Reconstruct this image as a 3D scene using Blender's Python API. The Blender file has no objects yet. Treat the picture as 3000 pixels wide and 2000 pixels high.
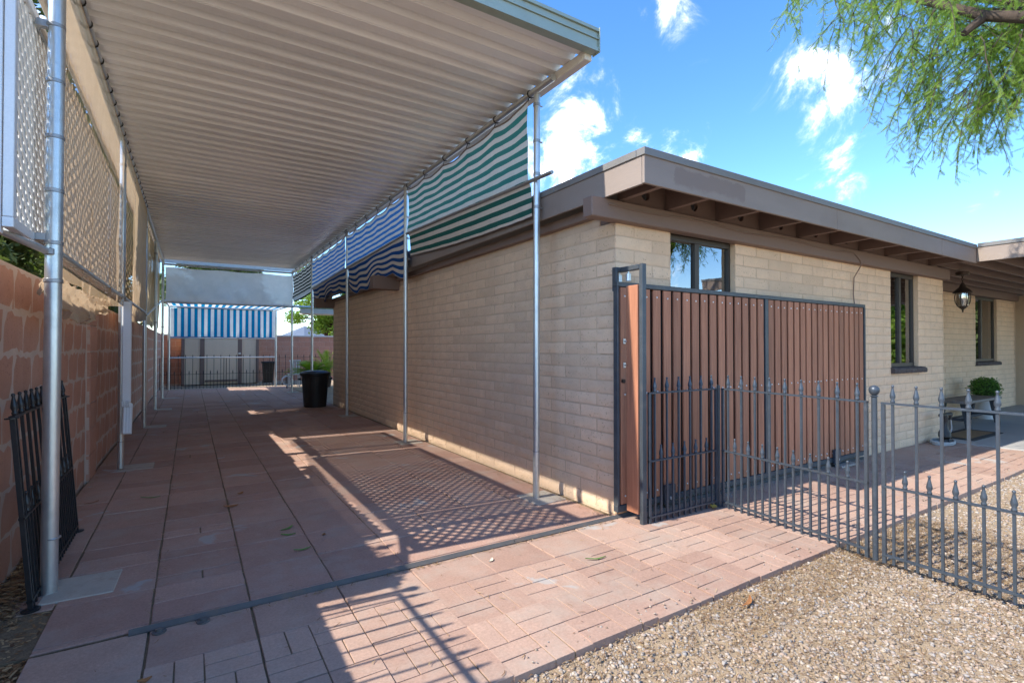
import bpy, math, random
import numpy as np
from mathutils import Vector, Matrix
random.seed(7); rng = np.random.default_rng(7)
R = math.radians
scene = bpy.context.scene
COL = scene.collection

# ------------------------------------------------------------------ camera, sky, sun, exposure
cam = bpy.data.cameras.new('camera'); cam.lens = 17.95; cam.sensor_width = 36; cam.clip_end = 2000; cam.clip_start = .05
camo = bpy.data.objects.new('camera', cam); COL.objects.link(camo)
camo.location = (0, 0, 1.35); camo.rotation_euler = (R(90.69), 0, R(-32.15)); scene.camera = camo

SUN_D = Vector((1, -.07, -.952)).normalized()
sl = bpy.data.lights.new('sun', 'SUN'); sl.energy = 2.0; sl.angle = R(.45); sl.color = (1, .93, .82)
so = bpy.data.objects.new('sun', sl); COL.objects.link(so); so.rotation_euler = SUN_D.to_track_quat('-Z', 'Y').to_euler()
so.location = (-20, 0, 25)
scene.view_settings.view_transform = 'Standard'; scene.view_settings.look = 'None'
scene.view_settings.exposure = 2.02; scene.view_settings.gamma = 1
scene.view_settings.use_curve_mapping = False
scene.cycles.max_bounces = 8; scene.cycles.diffuse_bounces = 5; scene.cycles.transparent_max_bounces = 16
scene.cycles.use_denoising = True

world = bpy.data.worlds.new('World'); scene.world = world; world.use_nodes = True
nt = world.node_tree; nt.nodes.clear()
def N(t, **kw):
    n = nt.nodes.new(t)
    for k, v in kw.items(): setattr(n, k, v)
    return n
def setin(n, **kw):
    for k, v in kw.items(): n.inputs[k].default_value = v
def math_(op, a, b=None, c=None, clamp=False):
    n = nt.nodes.new('ShaderNodeMath'); n.operation = op; n.use_clamp = clamp
    for i, v in enumerate((a, b, c)):
        if v is None: continue
        if isinstance(v, (int, float)): n.inputs[i].default_value = v
        else: nt.links.new(v, n.inputs[i])
    return n.outputs[0]
sky = N('ShaderNodeTexSky', sky_type='NISHITA'); sky.sun_disc = False
sky.sun_elevation = math.asin(-SUN_D.z); sky.sun_rotation = math.atan2(-SUN_D.x, -SUN_D.y)
sky.altitude = 700; sky.air_density = 1.0; sky.dust_density = .15; sky.ozone_density = 3.0
tc = N('ShaderNodeTexCoord')
warp = N('ShaderNodeTexNoise'); setin(warp, Scale=5.0, Detail=5.0)
nt.links.new(tc.outputs['Generated'], warp.inputs['Vector'])
cn = N('ShaderNodeTexNoise'); setin(cn, Scale=8.5, Detail=10.0, Roughness=.66, Distortion=.5)
nt.links.new(tc.outputs['Generated'], cn.inputs['Vector'])
lown = N('ShaderNodeTexNoise'); setin(lown, Scale=3.1, Detail=3.0); lmap = N('ShaderNodeMapping'); lmap.inputs['Location'].default_value = (1.7, .4, 2.3); nt.links.new(tc.outputs['Generated'], lmap.inputs['Vector'])
nt.links.new(lmap.outputs[0], lown.inputs['Vector'])
fwd = Vector((math.sin(R(32.15)), math.cos(R(32.15)), 0)); rgt = Vector((math.cos(R(32.15)), -math.sin(R(32.15)), 0))
def sky_dir(px, py): return (fwd * 1496 + rgt * (px - 1500) + Vector((0, 0, 1)) * (1018 - py)).normalized()
dens = None
for (px, py, rad, amp) in [(1690, 345, .16, 1.05), (1960, 30, .19, .75), (2090, 190, .10, .45), (2290, 300, .13, .62), (2480, 440, .12, .85),
                           (1700, 500, .2, .6), (2990, 330, .16, .5), (2250, 20, .1, .4), (900, 930, .12, .4), (2380, 500, .08, .3)]:
    d = N('ShaderNodeVectorMath', operation='DISTANCE'); nt.links.new(tc.outputs['Generated'], d.inputs[0]); d.inputs[1].default_value = sky_dir(px, py)
    m = math_('MULTIPLY_ADD', d.outputs['Value'], -amp / rad, amp, clamp=True)
    dens = m if dens is None else math_('MAXIMUM', dens, m)
gen = math_('MULTIPLY_ADD', lown.outputs['Fac'], 5.0, -2.1, clamp=True)
dens = math_('MAXIMUM', dens, math_('MULTIPLY', gen, .72))
v = math_('ADD', dens, math_('MULTIPLY_ADD', cn.outputs['Fac'], 2.6, -1.62))
cl = N('ShaderNodeMapRange', interpolation_type='SMOOTHSTEP'); setin(cl, **{'From Min': .13, 'From Max': 1.0, 'To Max': .96})
nt.links.new(v, cl.inputs['Value'])
hs = N('ShaderNodeHueSaturation'); setin(hs, Saturation=1.22, Value=.98, Hue=.503); nt.links.new(sky.outputs['Color'], hs.inputs['Color'])
mixc = N('ShaderNodeMix', data_type='RGBA'); mixc.inputs[7].default_value = (19.5, 18.1, 15.8, 1)
nt.links.new(math_('POWER', cl.outputs[0], 2.3), mixc.inputs[0]); nt.links.new(hs.outputs[0], mixc.inputs[6])
bg = N('ShaderNodeBackground'); bg.inputs['Strength'].default_value = .10
nt.links.new(mixc.outputs[2], bg.inputs['Color'])
wo = N('ShaderNodeOutputWorld'); nt.links.new(bg.outputs[0], wo.inputs[0])

# ------------------------------------------------------------------ materials
MATS = {}
def new_mat(name):
    m = bpy.data.materials.new(name); m.use_nodes = True
    MATS[name] = m
    return m, m.node_tree, m.node_tree.nodes['Principled BSDF']
def lk(t, a, b): t.links.new(a, b)
def nnode(t, typ, **kw):
    n = t.nodes.new(typ)
    for k, v in kw.items():
        if k in n.inputs.keys(): n.inputs[k].default_value = v
        else: setattr(n, k, v)
    return n
def mmath(t, op, a, b=None, c=None, clamp=False):
    n = t.nodes.new('ShaderNodeMath'); n.operation = op; n.use_clamp = clamp
    for i, v in enumerate((a, b, c)):
        if v is None: continue
        if isinstance(v, (int, float)): n.inputs[i].default_value = v
        else: t.links.new(v, n.inputs[i])
    return n.outputs[0]
def mixrgb(t, fac, a, b, mode='MIX'):
    n = t.nodes.new('ShaderNodeMix'); n.data_type = 'RGBA'; n.blend_type = mode
    for i, v in ((0, fac), (6, a), (7, b)):
        if isinstance(v, (int, float)): n.inputs[i].default_value = v
        elif isinstance(v, tuple): n.inputs[i].default_value = (*v[:3], 1)
        else: t.links.new(v, n.inputs[i])
    return n.outputs[2]
def mapr(t, x, a, b, c=0., d=1.):
    n = t.nodes.new('ShaderNodeMapRange'); n.inputs[1].default_value = a; n.inputs[2].default_value = b
    n.inputs[3].default_value = c; n.inputs[4].default_value = d; t.links.new(x, n.inputs[0]); return n.outputs[0]
def noise(t, vec, scale, detail=4., rough=.55, dist=0.):
    n = nnode(t, 'ShaderNodeTexNoise', Scale=scale, Detail=detail, Roughness=rough, Distortion=dist)
    t.links.new(vec, n.inputs['Vector']); return n.outputs['Fac']
def scaled(t, vec, s):
    n = nnode(t, 'ShaderNodeVectorMath', operation='MULTIPLY'); t.links.new(vec, n.inputs[0]); n.inputs[1].default_value = s; return n.outputs[0]
def bump(t, bs, h, strength, dist=.01):
    b = nnode(t, 'ShaderNodeBump', Strength=strength, Distance=dist); t.links.new(h, b.inputs['Height']); t.links.new(b.outputs[0], bs.inputs['Normal'])
def simple(name, col, rough=.6, metal=0., var=.15, scale=6., fine=.1, fscale=120., bmp=0., bscale=150., objvar=0., spec=.4, stretch=(1, 1, 1), dirt=None, dirt_amt=.5, dirt_scale=3.):
    m, t, bs = new_mat(name)
    geo = nnode(t, 'ShaderNodeNewGeometry'); pos = geo.outputs['Position']
    p = scaled(t, pos, stretch) if stretch != (1, 1, 1) else pos
    n1 = noise(t, p, scale); n2 = noise(t, p, fscale, 3.)
    f = mmath(t, 'MULTIPLY_ADD', n1, 2 * var, 1 - var)
    f2 = mmath(t, 'MULTIPLY_ADD', n2, 2 * fine, 1 - fine)
    f = mmath(t, 'MULTIPLY', f, f2)
    if objvar:
        oi = nnode(t, 'ShaderNodeObjectInfo'); f = mmath(t, 'MULTIPLY', f, mmath(t, 'MULTIPLY_ADD', oi.outputs['Random'], 2 * objvar, 1 - objvar))
    c = mixrgb(t, 1., col, f, 'MULTIPLY')
    if dirt:
        dn = noise(t, pos, dirt_scale, 8., .65)
        c = mixrgb(t, mapr(t, dn, .52, .75, 0, dirt_amt), c, dirt)
    lk(t, c, bs.inputs['Base Color'])
    bs.inputs['Roughness'].default_value = rough; bs.inputs['Metallic'].default_value = metal
    bs.inputs['Specular IOR Level'].default_value = spec
    if bmp: bump(t, bs, noise(t, p, bscale, 5., .6), bmp)
    return m

def block_mat(name, col, pit, objvar=.06, pitscale=95., bmp=.6, blotch=None, moss=0.):
    m, t, bs = new_mat(name); pos = nnode(t, 'ShaderNodeNewGeometry').outputs['Position']
    big = noise(t, pos, 1.4, 5.); mid = noise(t, pos, 9., 6., .6); fin = noise(t, pos, 160., 4., .6)
    f = mmath(t, 'MULTIPLY', mmath(t, 'MULTIPLY_ADD', mid, .22, .89), mmath(t, 'MULTIPLY_ADD', big, .22, .89))
    oi = nnode(t, 'ShaderNodeObjectInfo'); f = mmath(t, 'MULTIPLY', f, mmath(t, 'MULTIPLY_ADD', oi.outputs['Random'], 2 * objvar, 1 - objvar))
    f = mmath(t, 'MULTIPLY', f, mmath(t, 'MULTIPLY_ADD', fin, .24, .88))
    c = mixrgb(t, 1., col, f, 'MULTIPLY')
    pn = noise(t, pos, pitscale, 3., .5); pm = noise(t, pos, 11., 3.)
    pits = mmath(t, 'MULTIPLY', mapr(t, pn, .60, .68), mapr(t, pm, .38, .6))
    c = mixrgb(t, mmath(t, 'MULTIPLY', pits, .75), c, pit)
    if blotch:
        sn = noise(t, scaled(t, pos, (1, 1, .35)), 3.2, 7., .65)
        c = mixrgb(t, mapr(t, sn, .5, .72, 0, .55), c, blotch)
    lk(t, c, bs.inputs['Base Color']); bs.inputs['Roughness'].default_value = .92; bs.inputs['Specular IOR Level'].default_value = .15
    h = mmath(t, 'SUBTRACT', mmath(t, 'ADD', mid, mmath(t, 'MULTIPLY', fin, .35)), mmath(t, 'MULTIPLY', pits, .6))
    bump(t, bs, h, bmp, .012)
    return m
CREAM = block_mat('cream_painted_block', (.75, .557, .385), (.36, .26, .17), pitscale=60., blotch=(.64, .47, .335), objvar=.08)
CREAMJ = simple('painted_mortar', (.62, .455, .315), .95, var=.18, bmp=.4, bscale=60)
REDB = block_mat('red_concrete_block', (.48, .25, .175), (.29, .145, .1), objvar=.08, blotch=(.54, .34, .26), bmp=.6)
REDJ = simple('red_wall_mortar', (.52, .385, .31), .95, var=.2, bmp=.4, bscale=60)

def paver_mat(name, col):
    m, t, bs = new_mat(name); pos = nnode(t, 'ShaderNodeNewGeometry').outputs['Position']
    oi = nnode(t, 'ShaderNodeObjectInfo')
    big = noise(t, pos, 1.1, 4.); mid = noise(t, pos, 7., 6., .65); fin = noise(t, pos, 260., 3., .7); spk = noise(t, pos, 75., 3., .7)
    f = mmath(t, 'MULTIPLY', mmath(t, 'MULTIPLY_ADD', oi.outputs['Random'], .24, .88), mmath(t, 'MULTIPLY_ADD', mid, .34, .83))
    f = mmath(t, 'MULTIPLY', f, mmath(t, 'MULTIPLY_ADD', big, .3, .85))
    f = mmath(t, 'MULTIPLY', f, mmath(t, 'MULTIPLY_ADD', fin, .55, .72)); f = mmath(t, 'MULTIPLY', f, mmath(t, 'MULTIPLY_ADD', spk, .7, .65))
    c = mixrgb(t, 1., col, f, 'MULTIPLY')
    c = mixrgb(t, mmath(t, 'MULTIPLY', oi.outputs['Random'], .35), c, mixrgb(t, 1., (col[0] * .92, col[1] * 1.1, col[2] * 1.12), f, 'MULTIPLY'))
    dn = noise(t, pos, 2.6, 9., .7)      # dusty worn patches
    c = mixrgb(t, mapr(t, dn, .48, .70, 0, .6), c, (.40, .34, .285))
    pn = noise(t, pos, 1.9, 5., .5, .6)     # bare cement patches
    c = mixrgb(t, mapr(t, pn, .65, .675, 0, .75), c, (.40, .385, .36))
    lk(t, c, bs.inputs['Base Color']); bs.inputs['Roughness'].default_value = .88; bs.inputs['Specular IOR Level'].default_value = .25
    bump(t, bs, mmath(t, 'ADD', fin, mmath(t, 'MULTIPLY', mid, 1.5)), .35, .006)
    return m
PAVER = paver_mat('red_paver', (.41, .252, .196))
PAVERP = paver_mat('pink_brick_paver', (.405, .26, .2))
JOINT = simple('joint_dirt', (.19, .145, .09), 1., var=.5, scale=25, fine=.5, fscale=200, bmp=.8, bscale=120)
CEMENT = simple('cement_pad', (.44, .395, .33), .9, var=.22, scale=8, fine=.12, bmp=.3, dirt=(.33, .24, .19), dirt_amt=.8, dirt_scale=6.)
CONCRETE = simple('porch_concrete', (.33, .325, .31), .85, var=.15, scale=2.5, bmp=.2)
SOIL = simple('gravelly_soil', (.37, .28, .185), 1., var=.25, scale=3., fine=.35, fscale=170, bmp=.9, bscale=130)
GALV = simple('galvanised_steel', (.60, .635, .645), .36, .85, var=.18, scale=9, fine=.12, fscale=70, stretch=(1, 1, .3), dirt=(.36, .38, .38), dirt_amt=.5, dirt_scale=9.)
CLAMP = simple('clamp_steel', (.36, .37, .38), .45, .8, var=.2, scale=20)
ROOFM = simple('white_roof_pan', (.87, .86, .83), .25, .0, var=.05, scale=1.2, fine=.03, fscale=40, spec=.7, objvar=.06, stretch=(.4, 3, 1), dirt=(.66, .62, .56), dirt_amt=.35, dirt_scale=1.6)
CHANNEL = simple('white_beam_channel', (.70, .67, .60), .5, .0, var=.12, scale=5, dirt=(.45, .40, .33), dirt_amt=.4)
GUTTER = simple('weathered_aluminium_gutter', (.38, .44, .37), .45, .45, var=.15, scale=3, fine=.08, dirt=(.33, .35, .29), dirt_amt=.6, dirt_scale=7.)
VINYL = simple('lattice_vinyl', (.80, .79, .75), .5, 0., var=.04, scale=4)
ALU = simple('aluminium_trim', (.70, .71, .72), .4, .25, var=.08, scale=5)
IRON = simple('grey_painted_iron', (.058, .074, .094), .40, .25, var=.3, scale=14, fine=.2, fscale=160, spec=.5, dirt=(.16, .17, .19), dirt_amt=.35, dirt_scale=25.)
BLACKI = simple('black_painted_iron', (.018, .019, .021), .35, .1, var=.3, scale=14, spec=.5, dirt=(.07, .06, .055), dirt_amt=.3, dirt_scale=30.)
STEEL = simple('dark_steel_frame', (.075, .09, .105), .45, .35, var=.35, scale=8, fine=.2, dirt=(.16, .155, .15), dirt_amt=.5, dirt_scale=14.)
TRACK = simple('rusty_track_steel', (.11, .105, .10), .75, .1, var=.4, scale=10, dirt=(.19, .115, .07), dirt_amt=.85, dirt_scale=5.)
BROWN = simple('brown_trim_paint', (.215, .15, .122), .65, var=.14, scale=3.5, fine=.08, bmp=.25, bscale=40, stretch=(.25, 1, 1))
BROWNF = simple('taupe_fascia_paint', (.27, .22, .19), .6, var=.24, scale=1.6, fine=.06, bmp=.15, bscale=30, stretch=(.5, .5, 2), dirt=(.195, .14, .115), dirt_amt=.6, dirt_scale=1.3)
def fascia_patch():
    t = BROWNF.node_tree; bs = t.nodes['Principled BSDF']; pos = nnode(t, 'ShaderNodeNewGeometry').outputs['Position']
    src = bs.inputs['Base Color'].links[0].from_socket; sp = nnode(t, 'ShaderNodeSeparateXYZ'); lk(t, pos, sp.inputs[0])
    wob = mmath(t, 'MULTIPLY_ADD', noise(t, pos, 7., 6., .7), .26, -.13); x = mmath(t, 'ADD', sp.outputs[0], wob); z = mmath(t, 'ADD', sp.outputs[2], mmath(t, 'MULTIPLY', wob, .5))
    m = mmath(t, 'MULTIPLY', mmath(t, 'MULTIPLY', mapr(t, x, 3.02, 3.04), mapr(t, x, 3.92, 3.90)), mmath(t, 'MULTIPLY', mapr(t, z, 2.55, 2.58), mapr(t, z, 2.70, 2.685)))
    lk(t, mixrgb(t, mmath(t, 'MULTIPLY', m, .6), src, (.185, .135, .115)), bs.inputs['Base Color'])
fascia_patch()
FLASH = simple('grey_flashing', (.20, .195, .19), .5, .2, var=.2, scale=3)
DARK = simple('dark_void', (.01, .01, .01), .9)
BOLT = simple('zinc_bolt', (.72, .72, .70), .35, .6, var=.1)
def wood_mat(name, col, col2):
    m, t, bs = new_mat(name); pos = nnode(t, 'ShaderNodeNewGeometry').outputs['Position']; oi = nnode(t, 'ShaderNodeObjectInfo')
    off = nnode(t, 'ShaderNodeVectorMath', operation='ADD'); lk(t, pos, off.inputs[0])
    cb = nnode(t, 'ShaderNodeCombineXYZ'); lk(t, mmath(t, 'MULTIPLY', oi.outputs['Random'], 40.), cb.inputs[2]); lk(t, cb.outputs[0], off.inputs[1])
    g = noise(t, scaled(t, off.outputs[0], (90, 90, 3.)), 1., 6., .65, .3); g2 = noise(t, scaled(t, off.outputs[0], (14, 14, 1.2)), 1., 4.)
    c = mixrgb(t, mapr(t, g, .3, .7), col, col2); c = mixrgb(t, 1., c, mmath(t, 'MULTIPLY_ADD', g2, .5, .75), 'MULTIPLY')
    c = mixrgb(t, 1., c, mmath(t, 'MULTIPLY_ADD', oi.outputs['Random'], .4, .8), 'MULTIPLY')
    lk(t, c, bs.inputs['Base Color']); bs.inputs['Roughness'].default_value = .6; bump(t, bs, g, .25, .004); return m
BOARD = wood_mat('redwood_composite', (.47, .205, .115), (.30, .118, .064))
GREYWOOD = wood_mat('grey_weathered_wood', (.19, .18, .17), (.12, .11, .105))

def cloth_mat(name, kind, a, b=None, n=10., transp=.3, transl=.45, weave=900., axis=1):
    """woven shade cloth: part of the light goes straight through the mesh, part is scattered"""
    m, t, bs = new_mat(name); out = t.nodes['Material Output']; t.nodes.remove(bs)
    uv = nnode(t, 'ShaderNodeTexCoord').outputs['UV']; pos = nnode(t, 'ShaderNodeNewGeometry').outputs['Position']
    sep = nnode(t, 'ShaderNodeSeparateXYZ'); lk(t, uv, sep.inputs[0])
    if b:
        s = mmath(t, 'FRACT', mmath(t, 'MULTIPLY', sep.outputs[axis], n))
        c = mixrgb(t, mmath(t, 'GREATER_THAN', s, .5), a, b)
    else: c = mixrgb(t, 0., a, a)
    fn = noise(t, pos, 170., 2.); mn = noise(t, pos, 6., 5.)
    c = mixrgb(t, 1., c, mmath(t, 'MULTIPLY', mmath(t, 'MULTIPLY_ADD', fn, .5, .75), mmath(t, 'MULTIPLY_ADD', mn, .24, .88)), 'MULTIPLY')
    d = nnode(t, 'ShaderNodeBsdfDiffuse'); tr = nnode(t, 'ShaderNodeBsdfTranslucent'); tp = nnode(t, 'ShaderNodeBsdfTransparent')
    lk(t, c, d.inputs[0]); lk(t, c, tr.inputs[0])
    bm = nnode(t, 'ShaderNodeBump', Strength=.35, Distance=.004); lk(t, fn, bm.inputs['Height']); lk(t, bm.outputs[0], d.inputs['Normal'])
    m1 = nnode(t, 'ShaderNodeMixShader'); m1.inputs[0].default_value = transl; lk(t, d.outputs[0], m1.inputs[1]); lk(t, tr.outputs[0], m1.inputs[2])
    m2 = nnode(t, 'ShaderNodeMixShader'); m2.inputs[0].default_value = transp; lk(t, m1.outputs[0], m2.inputs[1]); lk(t, tp.outputs[0], m2.inputs[2])
    lk(t, m2.outputs[0], out.inputs[0]); return m
TAN = cloth_mat('tan_shade_cloth', 'p', (.54, .40, .265), transp=.5, transl=.55)
TAND = cloth_mat('dense_shaded_tan_cloth', 'p', (.50, .375, .25), transp=.03, transl=.4)  # copy of the tan cloth, made opaque and darker for its shaded stretch
TANY = cloth_mat('sand_shade_cloth', 'p', (.56, .46, .31), transp=.12, transl=.5)
GREYC = cloth_mat('beige_screen_cloth', 'p', (.76, .71, .63), transp=.05, transl=.6)
GREENS = cloth_mat('green_striped_cloth', 's', (.70, .65, .57), (.06, .23, .195), n=9.6, transp=.0, transl=.5)
BLUES = cloth_mat('blue_striped_cloth', 's', (.70, .67, .61), (.04, .2, .55), n=10., transp=.0, transl=.5)
DGREENS = cloth_mat('dark_green_striped_cloth', 's', (.62, .59, .52), (.02, .03, .022), n=10., transp=.0, transl=.5)
CYANS = cloth_mat('turquoise_striped_cloth', 's', (.80, .80, .78), (.006, .22, .42), n=16.5, transp=.0, transl=.6, axis=0)
GREEND = cloth_mat('shaded_double_green_cloth', 's', (.62, .57, .50), (.03, .12, .10), n=9.6, transp=0., transl=.06)  # doubled flap cloth, with its shade darkened into the colours too
BLUED = cloth_mat('shaded_double_blue_cloth', 's', (.62, .58, .52), (.025, .085, .27), n=10., transp=0., transl=.06)  # blue flap copy, colours darkened for shade as well as doubling
HEM = simple('cloth_hem', (.22, .18, .15), .9)
TIE = simple('black_tie', (.02, .02, .02), .6)

def glass_mat(name, tint=(.02, .025, .03)):
    m, t, bs = new_mat(name); out = t.nodes['Material Output']; t.nodes.remove(bs)
    pos = nnode(t, 'ShaderNodeNewGeometry').outputs['Position']
    gl = nnode(t, 'ShaderNodeBsdfGlossy', Roughness=.01); tp = nnode(t, 'ShaderNodeBsdfTransparent'); tp.inputs[0].default_value = (.72, .76, .76, 1)
    b = nnode(t, 'ShaderNodeBump', Strength=.05, Distance=.02); lk(t, noise(t, pos, 2.2, 2.), b.inputs['Height']); lk(t, b.outputs[0], gl.inputs['Normal'])
    fr = nnode(t, 'ShaderNodeFresnel', IOR=1.6); mx = nnode(t, 'ShaderNodeMixShader')
    lk(t, mmath(t, 'MULTIPLY_ADD', fr.outputs[0], 1.3, .30, clamp=True), mx.inputs[0]); lk(t, tp.outputs[0], mx.inputs[1]); lk(t, gl.outputs[0], mx.inputs[2]); lk(t, mx.outputs[0], out.inputs[0]); return m
GLASS = glass_mat('window_glass')
WFRAME = simple('bronze_window_frame', (.07, .062, .056), .45, .3, var=.1)
SILL = simple('dark_brick_sill', (.085, .07, .068), .8, var=.25, scale=18, bmp=.5, bscale=60)
PLASTIC = simple('black_plastic', (.016, .016, .017), .42, var=.2, scale=10, bmp=.12, bscale=50)
WHITEP = simple('white_plastic', (.72, .73, .74), .4, var=.05)
BRONZE = simple('bronze_lantern_metal', (.06, .042, .034), .5, .5, var=.2, scale=20)
SHEDT = simple('shed_tan_paint', (.72, .58, .42), .75, var=.06, scale=2, stretch=(8, 8, .4))
HOSE = simple('grey_hose', (.42, .43, .43), .5, var=.1)
RUBBER = simple('doormat_rubber', (.035, .035, .037), .9, var=.3, scale=40, bmp=.6, bscale=200)
COIR = simple('doormat_coir', (.22, .14, .07), .95, var=.3, scale=60, bmp=.8, bscale=260)
BARK = simple('tree_bark', (.07, .05, .038), .95, var=.4, scale=12, bmp=1., bscale=40, stretch=(1, 1, .4))
STUCCO = simple('tan_stucco', (.50, .39, .28), .95, var=.08, bmp=.5, bscale=90)

def leaf_mat(name, a, b, transl=.35, rough=.55):
    m, t, bs = new_mat(name); out = t.nodes['Material Output']
    at = nnode(t, 'ShaderNodeNewGeometry')
    f = mapr(t, noise(t, at.outputs['Position'], 3.5, 3.), .3, .7); r = at.outputs['Random Per Island']
    c = mixrgb(t, mmath(t, 'ADD', mmath(t, 'MULTIPLY', f, .5), mmath(t, 'MULTIPLY', r, .5)), a, b)
    lk(t, c, bs.inputs['Base Color']); bs.inputs['Roughness'].default_value = rough; bs.inputs['Specular IOR Level'].default_value = .3
    tr = nnode(t, 'ShaderNodeBsdfTranslucent'); lk(t, mixrgb(t, 1., c, (1.25, 1.35, .7), 'MULTIPLY'), tr.inputs[0])
    mx = nnode(t, 'ShaderNodeMixShader'); mx.inputs[0].default_value = transl; lk(t, bs.outputs[0], mx.inputs[1]); lk(t, tr.outputs[0], mx.inputs[2])
    lk(t, mx.outputs[0], out.inputs[0]); return m
MESQ = leaf_mat('mesquite_leaf', (.12, .235, .035), (.29, .385, .075), .5)
TREEL = leaf_mat('tree_leaf', (.05, .085, .025), (.13, .17, .05), .3)
BOXL = leaf_mat('boxwood_leaf', (.05, .14, .02), (.13, .26, .05), .3)
PALML = leaf_mat('cycad_leaf', (.2, .36, .03), (.45, .55, .08), .4)
STONE = None
def stone_mat():
    m, t, bs = new_mat('gravel_stone'); g = nnode(t, 'ShaderNodeNewGeometry'); r = g.outputs['Random Per Island']
    cr = nnode(t, 'ShaderNodeValToRGB'); lk(t, r, cr.inputs[0]); e = cr.color_ramp.elements
    e[0].position = 0; e[0].color = (.18, .13, .09, 1); e[1].position = 1; e[1].color = (.48, .42, .35, 1)
    for p, c in ((.2, (.30, .235, .175)), (.4, (.32, .255, .19)), (.55, (.40, .30, .235)), (.7, (.31, .295, .285)), (.85, (.40, .34, .28))):
        x = e.new(p); x.color = (*c, 1)
    c = mixrgb(t, 1., cr.outputs[0], mmath(t, 'MULTIPLY_ADD', noise(t, g.outputs['Position'], 300., 3.), .5, .75), 'MULTIPLY')
    lk(t, c, bs.inputs['Base Color']); bs.inputs['Roughness'].default_value = .9; return m
STONE = stone_mat()
def straw_mat():
    m, t, bs = new_mat('dry_straw'); g = nnode(t, 'ShaderNodeNewGeometry'); r = g.outputs['Random Per Island']
    cr = nnode(t, 'ShaderNodeValToRGB'); lk(t, r, cr.inputs[0]); e = cr.color_ramp.elements
    e[0].color = (.11, .055, .025, 1); e[1].color = (.46, .34, .18, 1); x = e.new(.5); x.color = (.27, .15, .06, 1)
    lk(t, cr.outputs[0], bs.inputs['Base Color']); bs.inputs['Roughness'].default_value = .85; return m
STRAW = straw_mat()
GREENLEAF = simple('fallen_green_leaf', (.10, .20, .045), .6, var=.3, scale=60)
DEADLEAF = simple('fallen_dry_leaf', (.30, .13, .045), .8, var=.4, scale=60)

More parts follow.
